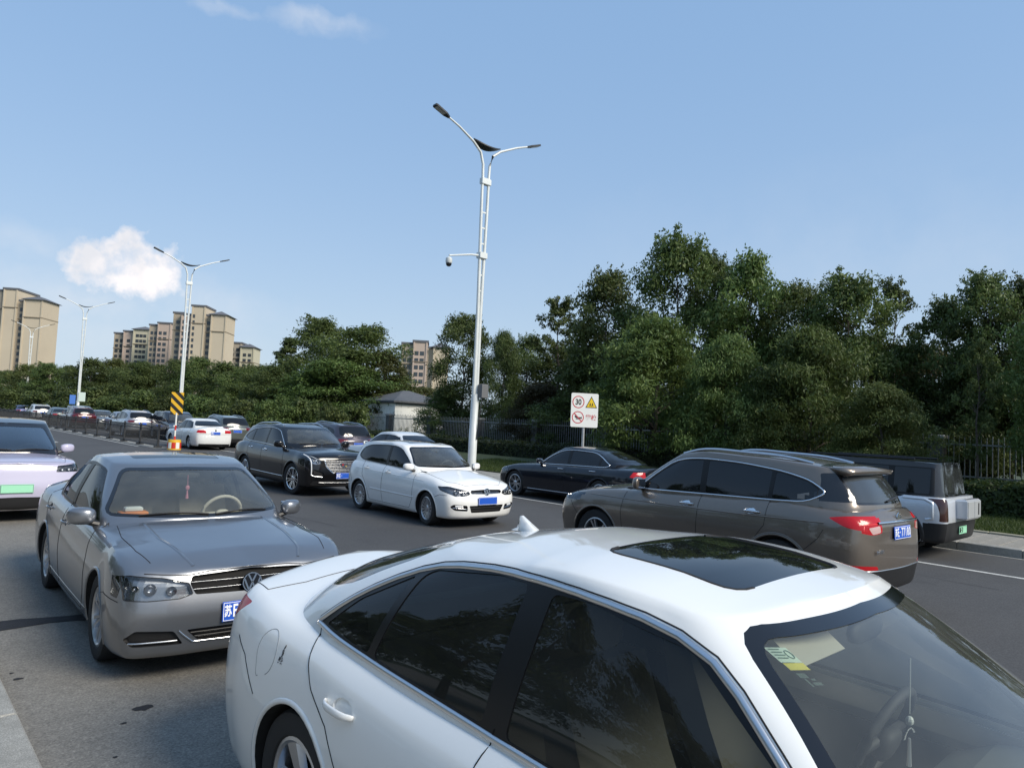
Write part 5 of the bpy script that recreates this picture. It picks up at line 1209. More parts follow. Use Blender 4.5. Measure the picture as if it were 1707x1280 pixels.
# near pavement with its kerb stones
sheet('pavement', -60, KN-.30, -60, 420, .11, PAVE)
kn = tag(empty('kerb', (0, 0, 0)), kind='structure'); kb = None
def kerb_run(root, x0, x1, ys, L, z, m):
    me = None
    for y in ys:
        if me is None:
            o = MB().box(x0, x1, .006, L-.006, -.05, z, .012).build('kerb_stone', m, root, True); me = o.data; o.location = (0, y, 0)
        else:
            o = bpy.data.objects.new('kerb_stone', me); C.objects.link(o); o.parent = root; o.location = (0, y, rr.uniform(-.004, .004))
kerb_run(kn, KN-.30, KN, [1.02+.99*k-4*.99 for k in range(16)], .99, .125, CONC)
MB().box(KN-.30, KN, 12.9, 420, -.05, .12).box(KN-.30, KN, -60, -2.96, -.05, .12).build('kerb_run', CONC, kn)
# far kerb, footpath of pavers, edging, rising lawn
kf = tag(empty('kerb', (0, 0, 0)), kind='structure'); kerb_run(kf, KF, KF+.22, [-3+1.0*k for k in range(22)], 1.0, .15, CONC); MB().box(KF, KF+.22, 19.0, 420, -.05, .15).box(KF, KF+.22, -60, -3.0, -.05, .15).build('kerb_run', CONC, kf)
gut = sheet('gutter', KF-.13, KF, -60, 420, .004, CONC)
fp = sheet('footpath', KF+.22, 17.0, -60, 420, .125, CONC); me = None
for j in range(60):
    for i in range(4):
        y = -2+.30*j; x = KF+.225+.455*i
        if me is None: o = MB().box(.004, .451, .004, .296, 0, .018, .004).build('paver', PAVE, fp, True); me = o.data
        else: o = bpy.data.objects.new('paver', me); C.objects.link(o); o.parent = fp
        o.location = (x, y, .127+rr.uniform(0, .004))
ed = tag(empty('edging', (0, 0, 0)), kind='structure'); kerb_run(ed, 17.05, 17.17, [-3+1.0*k for k in range(22)], 1.0, .18, mat('pale_edging_stone', (.36, .33, .24), .85, noise=(8, 5, (.28, .26, .20), .35, .65)))
def lawn_z(x, y): t = min(1, max(0, (x-17.2)/10.5)); return .14+.46*t*t*(3-2*t)+.03*math.sin(x*.9+y*.35)*t
sheet('lawn', 17.17, 45, -40, 240, 0, GRASS, nx=28, ny=70, zf=lawn_z)
# mown grass blades on the near part of the lawn
def blades(name, n, fx, fy, h, m, label):
    xs = rng.uniform(*fx, n); ys = rng.uniform(*fy, n); V = np.zeros((n, 3, 3)); w = rng.uniform(0, 6.28, n); hh = h*rng.uniform(.5, 1.3, n); wd = .012
    z = np.array([lawn_z(a, b) for a, b in zip(xs, ys)]); V[:, 0] = np.stack([xs-wd*np.cos(w), ys-wd*np.sin(w), z-.01], 1); V[:, 1] = np.stack([xs+wd*np.cos(w), ys+wd*np.sin(w), z-.01], 1)
    V[:, 2] = np.stack([xs+rng.normal(0, .025, n), ys+rng.normal(0, .025, n), z+hh], 1)
    me = bpy.data.meshes.new(name); me.from_pydata(V.reshape(-1, 3).tolist(), [], np.arange(n*3).reshape(-1, 3).tolist()); o = link(name, me, m); tag(o, label, 'grass', kind='stuff')
def leaf_mat(name, c1, c2, trans=.35, rough=.55):
    if name in MATS: return MATS[name]
    m = bpy.data.materials.new(name); m.use_nodes = True; nt = m.node_tree; N = nt.nodes; L = nt.links; N.clear()
    o = N.new('ShaderNodeOutputMaterial'); g = N.new('ShaderNodeNewGeometry'); oi = N.new('ShaderNodeObjectInfo'); r = N.new('ShaderNodeValToRGB')
    r.color_ramp.elements[0].color = (*c1, 1); r.color_ramp.elements[1].color = (*c2, 1); at = N.new('ShaderNodeAttribute'); at.attribute_name = 'tone'; ad = N.new('ShaderNodeMix'); ad.data_type = 'FLOAT'; ad.inputs[0].default_value = .6; L.new(g.outputs['Random Per Island'], ad.inputs[2]); L.new(at.outputs['Fac'], ad.inputs[3]); L.new(ad.outputs[0], r.inputs['Fac'])
    h = N.new('ShaderNodeHueSaturation'); mp = N.new('ShaderNodeMapRange'); mp.inputs['To Min'].default_value = .70; mp.inputs['To Max'].default_value = 1.30; L.new(oi.outputs['Random'], mp.inputs['Value']); L.new(mp.outputs['Result'], h.inputs['Value']); L.new(r.outputs['Color'], h.inputs['Color'])
    mp2 = N.new('ShaderNodeMapRange'); mp2.inputs['To Min'].default_value = .482; mp2.inputs['To Max'].default_value = .512; L.new(oi.outputs['Random'], mp2.inputs['Value']); L.new(mp2.outputs['Result'], h.inputs['Hue'])
    p = N.new('ShaderNodeBsdfPrincipled'); p.inputs['Roughness'].default_value = rough; p.inputs['Specular IOR Level'].default_value = .35; t = N.new('ShaderNodeBsdfTranslucent'); x = N.new('ShaderNodeMixShader'); x.inputs[0].default_value = trans
    L.new(h.outputs['Color'], p.inputs['Base Color']); L.new(h.outputs['Color'], t.inputs['Color']); L.new(p.outputs[0], x.inputs[1]); L.new(t.outputs[0], x.inputs[2]); L.new(x.outputs[0], o.inputs['Surface'])
    MATS[name] = m; return m
LEAF = {'broad': leaf_mat('dark_green_leaf', (.050, .082, .022), (.140, .192, .052)), 'olive': leaf_mat('olive_leaf', (.060, .076, .020), (.125, .142, .042)), 'feather': leaf_mat('blue_green_needle', (.056, .086, .026), (.145, .192, .054)),
        'brown': leaf_mat('brownish_leaf', (.050, .050, .020), (.110, .090, .036)), 'deep': leaf_mat('deep_green_leaf', (.042, .068, .021), (.120, .162, .046)), 'hedge': leaf_mat('hedge_leaf', (.022, .042, .012), (.062, .088, .022))}
BARK = mat('bark', (.055, .045, .035), .95, noise=(14, 6, (.11, .095, .08), .35, .7), bump=(30, .7, .03))
blades('lawn_grass', 60000, (17.2, 21.2), (0, 24), .075, leaf_mat('grass_blade', (.045, .070, .016), (.095, .125, .034)), 'short green lawn along the far footpath')

# ------------------------------------------------------------------ trees
def leaf_mesh(C_, N_, S_, asp=.55, droop=None):
    n = len(C_); r = rng.normal(size=(n, 3)); 
    if droop is not None: r = r*.35+np.array([0, 0, -1.0])*droop
    u = r-N_*np.sum(r*N_, 1, keepdims=True); u /= np.linalg.norm(u, axis=1, keepdims=True)+1e-9; v = np.cross(N_, u)
    a = S_[:, None]; V = np.stack([C_-u*a*.5, C_+v*a*asp*.5-u*a*.05, C_+u*a*.55, C_-v*a*asp*.5-u*a*.05], 1); return V.reshape(-1, 3)
def mesh_quads(name, V, tone=None):
    n = len(V)//4; tone = rng.random(n) if tone is None else tone; me = bpy.data.meshes.new(name); me.vertices.add(len(V)); me.vertices.foreach_set('co', V.astype(np.float32).ravel()); me.loops.add(n*4); me.loops.foreach_set('vertex_index', np.arange(n*4, dtype=np.int32))
    me.polygons.add(n); me.polygons.foreach_set('loop_start', np.arange(0, n*4, 4, dtype=np.int32)); me.polygons.foreach_set('loop_total', np.full(n, 4, dtype=np.int32)); me.update(); me.validate(); at = me.attributes.new('tone', 'FLOAT', 'POINT'); at.data.foreach_set('value', np.repeat(tone, 4).astype(np.float32)); return me
def make_tree(kind, H, R, z0, nclump, nleaf, leaf=.13, seed=0):
    """meshes of a crown and of a trunk with limbs"""
    global rng
    rng = np.random.default_rng(seed+11); rd = random.Random(seed); cl = []; tries = 0
    prof = {'broad': lambda t: (math.sin(math.pi*min(1, .10+t*.88))**.62), 'col': lambda t: (1-t**2.4)**.9*(.55+.45*min(1, t*3)), 'feather': lambda t: (1-t)**.55*(.6+.4*min(1, 4*t)), 'airy': lambda t: (math.sin(math.pi*(.12+t*.82))**.8), 'bush': lambda t: math.sqrt(max(0, 1-t**2.2))}[kind]
    lobes = [(rd.uniform(0, 6.28), rd.uniform(.75, 1.25), rd.uniform(.1, .95)) for _ in range(9)]
    while len(cl) < nclump and tries < 6000:
        tries += 1; t = rd.random()**(.85); w = rd.uniform(0, 6.28); rmax = prof(t)*R
        k = 1.0
        for lw, ls, lt in lobes:
            d = abs((w-lw+math.pi) % (2*math.pi)-math.pi)
            if d < .7 and abs(t-lt) < .25: k = ls
        rho = rmax*k*math.sqrt(rd.uniform(.12, 1)); rc = (.30+.50*rd.random())*R*.36*(1.15 if kind in ('broad', 'bush') else .95)
        if kind == 'airy': rc *= .75
        p = np.array([rho*math.cos(w), rho*math.sin(w), z0+(H-z0)*t])
        cl.append((p, rc))
    if kind in ('broad', 'col', 'airy'):
        for _ in range(7): w = rd.uniform(0, 6.28); q = rd.uniform(.05, .45)*R; cl.append((np.array([q*math.cos(w), q*math.sin(w), H*rd.uniform(.95, 1.04)]), R*.12*rd.uniform(.8, 1.6)))
    tot = sum(c[1]**2 for c in cl); Cs = []; Ns = []; Ss = []; Ts = []
    nmain = int(nleaf*.72)
    for p, rc in cl:
        n = max(12, int(nmain*rc*rc/tot)); Ts.append(np.clip(rd.random()+rng.normal(0, .08, n), 0, 1)); d = rng.normal(size=(n, 3)); d /= np.linalg.norm(d, axis=1, keepdims=True); rad = rc*(rng.random(n)**.40)*(1+.25*rng.normal(size=n)*.6)
        sc = np.array([1.15, 1.15, .72]) if kind != 'feather' else np.array([1.1, 1.1, .85])
        q = p+d*rad[:, None]*sc
        if kind == 'feather': q[:, 2] -= np.abs(rng.normal(size=n))*.22*np.linalg.norm(q[:, :2]-0, axis=1)/max(R, .1)*1.2
        nn = d+rng.normal(size=(n, 3))*.75+np.array([0, 0, .35]); nn /= np.linalg.norm(nn, axis=1, keepdims=True); Cs.append(q); Ns.append(nn); Ss.append(leaf*rng.uniform(.6, 1.35, n))
    # twig sprays that break up the outline
    ns = int(nleaf*.28/16)
    for _ in range(ns):
        p, rc = cl[rd.randrange(len(cl))]; d = np.array([rd.gauss(0, 1), rd.gauss(0, 1), rd.gauss(.35, .8)]); d /= np.linalg.norm(d)+1e-6; o = p+d*rc*.6; L_ = rd.uniform(.35, .95)*R*.30; tt = rng.random(16)[:, None]
        if kind == 'feather': d = d*np.array([1, 1, .3])
        q = o+d*L_*tt+rng.normal(0, .05+.03*R*.2, (16, 3))-np.array([0, 0, .18])*tt*tt*(2.2 if kind == 'feather' else .6); nn = rng.normal(size=(16, 3))+np.array([0, 0, .6]); nn /= np.linalg.norm(nn, axis=1, keepdims=True)
        Cs.append(q); Ns.append(nn); Ss.append(leaf*rng.uniform(.6, 1.2, 16)); Ts.append(np.clip(rd.random()+rng.normal(0, .08, 16), 0, 1))
    Cc = np.concatenate(Cs); tone = np.concatenate(Ts); V = leaf_mesh(Cc, np.concatenate(Ns), np.concatenate(Ss), .5 if kind != 'feather' else .26, None if kind != 'feather' else .9)
    crown = mesh_quads('crown', V, tone); b = MB(); r0 = .035*H**.85*.55
    bend = [(rd.uniform(-.1, .1), rd.uniform(-.1, .1)) for _ in range(6)]; top = H*.86; zs = [0, .12*H, .3*H, .5*H, .7*H, top]; tp = [(bend[i][0]*i*.5, bend[i][1]*i*.5, z) for i, z in enumerate(zs)]; rs = [r0*1.25, r0, r0*.85, r0*.6, r0*.35, r0*.12]; b.tube(tp, rs, 8)
    for p, rc in sorted(cl, key=lambda c: -c[1])[:22]:
        hz = max(.18*H, min(p[2]-.25*np.hypot(p[0], p[1])-.3, top*.9)); i = max(j for j in range(6) if zs[j] <= hz+1e-6); i = min(i, 4); f = (hz-zs[i])/(zs[i+1]-zs[i]); s0 = Vector(tp[i]).lerp(Vector(tp[i+1]), f); rb = (rs[i]*(1-f)+rs[i+1]*f)*.55; e = Vector(p); m_ = s0.lerp(e, .5)+Vector((0, 0, .12*(e-s0).length)); b.tube([s0, m_, e], [rb, rb*.65, rb*.2], 5, False)
    to = b.build('trunk', BARK, None, True, fix=False); tm = to.data; bpy.data.objects.remove(to); return crown, tm
TREES = {}
for key, a in {'b1': ('broad', 9.5, 3.0, 1.6, 110, 26000), 'b2': ('broad', 10, 3.4, 1.4, 120, 30000), 'b3': ('broad', 8.5, 2.8, 1.2, 105, 25000), 'c1': ('col', 10, 2.1, 1.0, 100, 20000), 'c2': ('col', 9.5, 1.7, 1.2, 90, 17000), 'f1': ('feather', 8.5, 3.0, .7, 110, 36000), 'f2': ('feather', 7.5, 3.3, .6, 110, 36000), 'a1': ('airy', 10, 2.2, 2.6, 95, 12000), 'a2': ('airy', 9, 2.0, 2.4, 85, 10000), 'u1': ('bush', 3.0, 1.9, .1, 40, 7000), 'u2': ('bush', 2.4, 1.7, .1, 36, 6000)}.items():
    TREES[key] = make_tree(*a[:6], leaf={'feather': .20, 'airy': .17}.get(a[0], .19), seed=hash(key) % 97 if False else sum(map(ord, key)))+(a[1], a[2])
def hor(px): return 666+.0464*px
def tree(px, X, top, wpx, key, leaf, label, group=None, cat='tree', name='tree', depth=None, base=None):
    p = along(px, depth) if depth else at_row(px, X); d = p.x*math.sin(YAW)+p.y*math.cos(YAW); zb = base if base is not None else (lawn_z(p.x, p.y) if p.x > 17.2 else 0)
    ht = (CAM_H+(hor(px)-top)*d/F_PX-zb)*.955; rad = wpx*.56*d/F_PX; cm, tm, H, R = TREES[key]; e = tag(empty(name, (p.x, p.y, zb-.03), rr.uniform(0, 6.28)), label, cat, group); sc = (rad/R, rad/R, ht/H)
    cmk = (key, leaf)
    if cmk not in TREES:
        q = cm.copy(); q.materials.clear(); q.materials.append(LEAF[leaf]); TREES[cmk] = q
    o = bpy.data.objects.new('crown', TREES[cmk]); C.objects.link(o); o.parent = e; o.scale = sc
    o = bpy.data.objects.new('trunk', tm); C.objects.link(o); o.parent = e; o.scale = (min(sc[0], 1.2), min(sc[0], 1.2), sc[2]); return e
G1 = 'trees behind the school fence'
for a in [
    (1650, 28.5, 450, 130, 'b1', 'deep', 'tall dark columnar tree at the right edge of the picture'), (1715, 29, 462, 130, 'b3', 'deep', 'dark columnar tree cut by the right edge'), (1575, 29, 500, 120, 'b3', 'deep', 'dark pointed tree left of the tall tree at right edge'),
    (1490, 30, 462, 95, 'a1', 'deep', 'thin open-crowned tree with sky showing through, above the brown SUV tail'), (1412, 28, 455, 150, 'b1', 'broad', 'round-topped broadleaf tree above the brown SUV rear windows'), (1330, 29, 470, 150, 'b2', 'broad', 'broad tree above the middle of the brown SUV'),
    (1245, 28, 425, 140, 'b3', 'broad', 'tall leafy tree right of the highest tree'), (1122, 27.5, 388, 150, 'b1', 'broad', 'highest tree of the belt, peaked crown behind the school sign'), (1185, 29, 420, 130, 'b2', 'deep', 'dark tree tucked beside the highest tree'), (1010, 28, 452, 130, 'b3', 'broad', 'rounded tree directly above the school sign'),
    (928, 31, 492, 85, 'a2', 'broad', 'slim airy tree right of the tall lamp post'), (880, 34, 560, 90, 'b2', 'deep', 'low dark tree behind the foot of the tall lamp post'),
    (1090, 23.6, 520, 270, 'f1', 'feather', 'feathery drooping tree right of the school sign'), (1215, 23.5, 560, 190, 'f2', 'feather', 'drooping fine-leaved tree above the brown SUV bonnet'), (1350, 24, 545, 230, 'f2', 'broad', 'spreading low-branched tree behind the brown SUV roof'), (1470, 22.8, 640, 190, 'f2', 'olive', 'olive bushy tree behind the boxy off-roader roof'), (1290, 23.4, 600, 150, 'f1', 'deep', 'dark low-branched tree between the drooping trees'),
    (985, 28.2, 590, 190, 'f1', 'feather', 'blue-green drooping tree left of the school sign'), (905, 28.2, 640, 150, 'f2', 'brown', 'low brownish tree between lamp post and school sign'), (838, 28.4, 553, 95, 'f2', 'deep', 'drooping dark tree just right of the tall lamp post'), (772, 28.5, 522, 95, 'b1', 'deep', 'dense dark tree just left of the tall lamp post'), (745, 28.0, 640, 110, 'f1', 'deep', 'weeping shrub-like tree over the white hut'),
    (600, 30, 543, 165, 'b2', 'broad', 'broad tree standing behind the white hut, left of it'), (535, 31, 530, 130, 'b1', 'broad', 'round tree above the black crossover'), (640, 31, 590, 85, 'b3', 'olive', 'lighter green tree beside the distant flats'), (478, 34, 560, 70, 'c2', 'deep', 'narrow dark tree left of the round tree'), (560, 27, 600, 250, 'f2', 'broad', 'wide bushy tree with low branches behind the black crossover'), (490, 30, 620, 130, 'f1', 'feather', 'bushy tree above the white distant saloon'), (705, 34, 645, 95, 'b2', 'olive', 'pale green tree below the distant flats'), (645, 30, 650, 110, 'u1', 'olive', 'olive shrub at the left corner of the white hut'),
    (430, 42, 610, 120, 'b3', 'olive', 'yellowish round tree right of the far flats'), (1780, 24, 470, 150, 'b2', 'broad', 'broadleaf tree just outside the right edge'), (1900, 24, 450, 190, 'b1', 'broad', 'broadleaf tree beyond the right edge'), (2080, 24, 430, 260, 'b3', 'broad', 'last broadleaf tree beyond the right edge'),
    (1615, 28.2, 600, 170, 'f1', 'deep', 'dark drooping tree in front of the columnar trees'), (1690, 28.4, 610, 170, 'f2', 'feather', 'fine-leaved low tree at the right edge above the hedge'),
    (1632, 22.8, 560, 60, 'a2', 'deep', 'slim tree with bare trunk standing before the fence at right'), (1540, 32, 580, 190, 'b3', 'brown', 'brownish tree low in the gap behind the boxy off-roader'), (1640, 30, 600, 170, 'b2', 'deep', 'dark tree filling behind the columnar trees'), (1440, 33, 560, 190, 'b2', 'deep', 'dark filler tree behind the thin open-crowned tree'), (1060, 33, 540, 220, 'b1', 'deep', 'dark tree in second row behind the school sign'), (950, 35, 580, 180, 'b3', 'deep', 'dark tree in second row left of the school sign')]:
    tree(*a, group=G1)
ordn = ['first', 'second', 'third', 'fourth', 'fifth', 'sixth', 'seventh', 'eighth', 'ninth', 'tenth', 'eleventh', 'twelfth', 'thirteenth', 'fourteenth', 'fifteenth', 'sixteenth', 'seventeenth', 'eighteenth', 'nineteenth', 'twentieth']
far = [(-25, 96, 622, 90), (12, 104, 618, 80), (45, 92, 612, 85), (82, 88, 606, 90), (118, 95, 612, 80), (150, 82, 606, 95), (188, 86, 598, 100), (228, 78, 602, 100), (262, 80, 606, 95), (298, 72, 600, 105), (335, 70, 604, 110), (372, 66, 606, 110), (408, 62, 612, 110), (448, 56, 612, 110), (60, 130, 622, 70), (210, 120, 610, 90), (320, 105, 606, 90)]
for i, (px, d, top, w) in enumerate(sorted(far)):
    tree(px, None, top-rr.uniform(-6, 8), w*.78, ['b1', 'b2', 'b3', 'b2'][i % 4], ['broad', 'deep', 'olive', 'broad', 'deep'][i % 5], '%s from the left of the trees in the far belt below the flats' % ordn[i], 'trees of the far belt', depth=d, base=.2)
# shrubs that close the view under the crowns
for i, px in enumerate(list(range(800, 1720, 62))):
    tree(px+rr.uniform(-15, 15), 28.6+rr.uniform(-.5, 1.5), 690+.0464*(px-850)+rr.uniform(-25, 10), rr.uniform(95, 130), 'u1' if i % 2 else 'u2', 'deep', '%s from the left of the dark shrubs behind the school fence' % ordn[i], 'undergrowth shrubs behind the fence', 'shrub', 'shrub')
for i, px in enumerate(range(-20, 640, 44)):
    d = 90-.085*px+rr.uniform(-4, 4); tree(px, None, hor(px)-rr.uniform(14, 26), rr.uniform(62, 80), 'u1' if i % 2 else 'u2', 'deep', '%s from the left of the dark shrubs along the far tree belt' % ordn[i], 'undergrowth shrubs of the far belt', 'shrub', 'shrub', depth=d-6, base=.1)
# the trees of the near pavement, behind the camera: seen in the cars' glass and paint
for i, (x, y, k, sc) in enumerate([(-9.5, -9, 'b1', 1.0), (-11, -3.5, 'b2', 1.05), (-9, 2.5, 'b3', 1.0), (-11.5, 8, 'b1', 1.1), (-9.5, 14, 'b2', .95), (-10.5, 20.5, 'b3', 1.05), (-9, 27, 'b1', 1.0), (-11, 34, 'b2', 1.0), (-10, 42, 'b3', 1.0)]):
    e = tag(empty('tree', (x, y, .1), i*1.3), '%s of the broadleaf trees on the near pavement outside the picture' % ordn[i], 'tree', 'trees of the near pavement'); cm, tm, H, R = TREES[k]
    o = bpy.data.objects.new('crown', TREES[(k, 'broad')]); C.objects.link(o); o.parent = e; o.scale = (sc, sc, sc*.8); o = bpy.data.objects.new('trunk', tm); C.objects.link(o); o.parent = e; o.scale = (sc, sc, sc*.8)
# clipped hedge
def hedge(name, x0, x1, y0, y1, h, n, label):
    V = []; Cc = np.zeros((n, 3)); Nn = np.zeros((n, 3)); A = rng.random(n)
    for i in range(n):
        y = y0+(y1-y0)*A[i]; f = rr.random(); k = 1+.10*math.sin(y*2.1)+.07*math.sin(y*5.3)
        if f < .45: x = x0+rr.uniform(-.05, .10); z = rr.uniform(.02, h*k); nn = (-1, 0, .3)
        elif f < .85: x = rr.uniform(x0, x1); z = h*k+rr.uniform(-.08, .05); nn = (0, 0, 1)
        else: x = x1+rr.uniform(-.10, .05); z = rr.uniform(.02, h*k); nn = (1, 0, .3)
        Cc[i] = (x, y, lawn_z(x, y)+z); Nn[i] = nn
    Nn += rng.normal(size=(n, 3))*.6; Nn /= np.linalg.norm(Nn, axis=1, keepdims=True); o = link(name, mesh_quads(name, leaf_mesh(Cc, Nn, .10*rng.uniform(.6, 1.4, n))), LEAF['hedge']); tag(o, label, 'hedge')
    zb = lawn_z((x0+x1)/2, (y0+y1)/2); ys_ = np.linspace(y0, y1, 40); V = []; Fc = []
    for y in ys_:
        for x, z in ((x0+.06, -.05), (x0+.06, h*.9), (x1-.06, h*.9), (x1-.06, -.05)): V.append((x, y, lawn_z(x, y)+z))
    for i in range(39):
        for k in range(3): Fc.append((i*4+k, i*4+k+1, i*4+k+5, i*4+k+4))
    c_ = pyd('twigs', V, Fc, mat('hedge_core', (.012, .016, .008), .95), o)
hedge('hedge', 20.2, 21.6, 1.5, 9.2, .75, 16000, 'clipped green hedge at the right edge behind the off-roader')
hedge('hedge', 22.6, 23.8, 15, 60, .62, 30000, 'long low hedge in front of the school fence behind the lamp post')

# ------------------------------------------------------------------ school fence
FX = 26.6; IRON = mat('grey_fence_metal', (.24, .25, .245), .5, .2); BRICK = mat('fence_pillar_stone', (.07, .07, .068), .9, noise=(6, 5, (.12, .12, .115), .35, .65)); CAPS = mat('pillar_cap_stone', (.30, .30, .285), .9)
fe = tag(empty('fence', (FX, 0, 0)), 'long school fence of pale metal pickets with stone pillars', 'fence')
yf = -6.7; pan = None; k = 0
while yf < 110:
    z = lawn_z(FX, yf+2)-.05
    if pan is None:
        b = MB()
        for q in range(28): y = .30+q*.155; b.box(-.012, .012, y-.012, y+.012, .25, 1.62+(.05 if q % 2 else 0))
        po = b.build('picket', IRON, fe); po['kind'] = 'stuff'; pm = po.data; ro = MB().box(-.02, .02, .22, 4.58, .32, .37).box(-.02, .02, .22, 4.58, 1.36, 1.41).build('rail', IRON, fe); rm = ro.data; wo = MB().box(-.12, .12, .22, 4.58, -.2, .22).build('plinth', CAPS, fe); wm = wo.data
        so = MB().box(-.20, .20, -.20, .20, -.2, 1.52).build('pillar', BRICK, fe); sm = so.data; co = MB().box(-.24, .24, -.24, .24, 1.52, 1.66, .03).build('pillar_cap', CAPS, fe); cm_ = co.data; pan = True; os_ = [po, ro, wo, so, co]
    else:
        os_ = []
        for nm, me in (('picket', pm), ('rail', rm), ('plinth', wm), ('pillar', sm), ('pillar_cap', cm_)):
            o = bpy.data.objects.new(nm, me); C.objects.link(o); o.parent = fe; os_.append(o)
            if nm == 'picket': o['kind'] = 'stuff'
    for o in os_: o.location = (0, yf, z)
    yf += 4.8; k += 1

# ------------------------------------------------------------------ white hut
hp = at_row(682, 30.5); WALLW = mat('white_render', (.76, .77, .74), .9, noise=(3, 7, (.50, .52, .47), .55, .72)); TILE = mat('grey_roof_tile', (.075, .08, .09), .7, noise=(9, 4, (.11, .115, .125), .4, .6))
hu = tag(empty('hut', (hp.x, hp.y, .5), 0), 'small white rendered hut with grey hipped roof behind the school fence', 'building'); 
def hiproof(b, x0, x1, y0, y1, z, h, o=.35):
    x0 -= o; x1 += o; y0 -= o; y1 += o; m = (x1-x0)/2
    if (y1-y0) >= (x1-x0): r = [((x0+x1)/2, y0+m, z+h), ((x0+x1)/2, y1-m, z+h)]
    else: m = (y1-y0)/2; r = [(x0+m, (y0+y1)/2, z+h), (x1-m, (y0+y1)/2, z+h)]
    V = [(x0, y0, z), (x1, y0, z), (x1, y1, z), (x0, y1, z)]+[(a, c, z-.12) for a, c in ((x0, y0), (x1, y0), (x1, y1), (x0, y1))]+r
    if (y1-y0) >= (x1-x0): F_ = [(0, 1, 8), (1, 2, 9, 8), (2, 3, 9), (3, 0, 8, 9)]
    else: F_ = [(0, 1, 9, 8), (1, 2, 9), (2, 3, 8, 9), (3, 0, 8)]
    b.add(V, F_+[(4, 5, 1, 0), (5, 6, 2, 1), (6, 7, 3, 2), (7, 4, 0, 3), (7, 6, 5, 4)])
MB().box(-2.4, 2.0, -1.9, 1.9, -.6, 2.62).build('wall', WALLW, hu); b = MB(); hiproof(b, -2.4, 2.0, -1.9, 1.9, 2.69, .85); b.build('roof', TILE, hu)
MB().box(-2.48, 2.08, -1.98, 1.98, 2.47, 2.56).build('eaves_board', mat('eaves_grey', (.3, .3, .3), .8), hu)
b = MB()
for s_ in np.linspace(.12, .88, 6):
    pass
hu2 = tag(empty('hut', (hp.x+7.5, hp.y-8.5, .5)), 'low white building with dark roof mostly hidden behind the lamp post', 'building'); MB().box(-2.5, 2.5, -5, 5, -.6, 2.5).build('wall', WALLW, hu2); b = MB(); hiproof(b, -2.5, 2.5, -5, 5, 2.57, 1.1); b.build('roof', TILE, hu2)
# creeper on the hut's walls: one climbing plant
n = 2600; Cc = np.zeros((n, 3)); Nn = np.zeros((n, 3)); st = [(rr.uniform(-1.9, 1.9), rr.uniform(.6, 2.5)) for _ in range(26)]
for i in range(n):
    y, t = st[i % 26]; z = rr.random()**1.5*t; face = i % 26 < 17
    w = y+(z*.35)*math.sin(y*7)+rr.gauss(0, .10)
    if face: Cc[i] = (-2.43, max(-1.88, min(1.88, w)), z-.3); Nn[i] = (-1, 0, .2)
    else: Cc[i] = (max(-2.38, min(1.95, w*1.1)), -1.93, z-.3); Nn[i] = (0, -1, .2)
Nn += rng.normal(size=(n, 3))*.5; Nn /= np.linalg.norm(Nn, axis=1, keepdims=True); Cc += np.array([hp.x, hp.y, .5])
tag(link('creeper', mesh_quads('creeper', leaf_mesh(Cc, Nn, .085*rng.uniform(.5, 1.3, n))), LEAF['olive']), 'thin creeper climbing over the walls of the white hut', 'plant')

# ------------------------------------------------------------------ apartment blocks
BEIGE = mat('beige_render', (.54, .465, .35), .9, noise=(.05, 3, (.48, .41, .31), .3, .7)); BEIGE2 = mat('grey_beige_render', (.37, .32, .25), .9); PINKB = mat('pinkish_render', (.46, .37, .31), .9); CREAM = mat('pale_yellow_render', (.48, .45, .34), .9); ROOFG = mat('slate_roof', (.11, .115, .13), .8); WINM = mat('far_window_glass', (.05, .06, .07), .2); BAND = mat('cornice_line', (.22, .18, .13), .9)
def block(px, depth, bays, label, rz=None, roof_over=.8, group='distant apartment blocks'):
    """bays: (x0, x1, y0, y1, height, material, window columns on the front)"""
    p = along(px, depth); e = tag(empty('apartment_block', p, -YAW if rz is None else rz), label, 'building', group); wm = None
    for x0, x1, y0, y1, h, m, wins, roof in bays:
        MB().box(x0, x1, y0, y1, -2, h).build('wall', m, e)
        for wx_ in (x0+.15, x1-.75): MB().box(wx_, wx_+.6, y0-.35, y0-.002, -2, h-.05).build('pilaster', m, e)
        for zc_ in (h-8.5,): MB().box(x0-.12, x1+.12, y0-.42, y1+.12, zc_, zc_+.35).build('cornice', BAND, e)
        b = MB()
        if roof == 'hip': hiproof(b, x0, x1, y0, y1, h+.15, 2.2, .9)
        else: b.box(x0-.35, x1+.35, y0-.35, y1+.35, h, h+.9)
        b.build('roof', ROOFG, e)
        for wx in wins:
            z = 8.0
            while z < h-4:
                if wm is None: o = MB().box(-.85, .85, -.1, .06, 0, 1.7).build('window', WINM, e); wm = o.data
                else: o = bpy.data.objects.new('window', wm); C.objects.link(o); o.parent = e
                o.location = (x0+wx, y0, z); z += 3.0
    return e
D = 330.0; u = D/F_PX                                   # metres per picture pixel at that distance
def H_(top, px, d=D): return CAM_H+(hor(px)-top)*d/F_PX
block(14, D, [(-18, -9, 3, 18, H_(493, 8), BEIGE, [], 'flat'), (-9.2, -4.2, 0, 17, H_(486, 22), BEIGE2, [1.2], 'flat'), (-4.4, 2.0, -1.5, 17, H_(484, 40), BEIGE, [], 'flat'), (1.8, 5.6, -.5, 14, H_(503, 55), BEIGE2, [1.9], 'flat'), (5.4, 14, -3, 12, H_(501, 78), BEIGE, [], 'hip')], 'beige apartment tower at the left edge of the picture', rz=-YAW+R_(8))
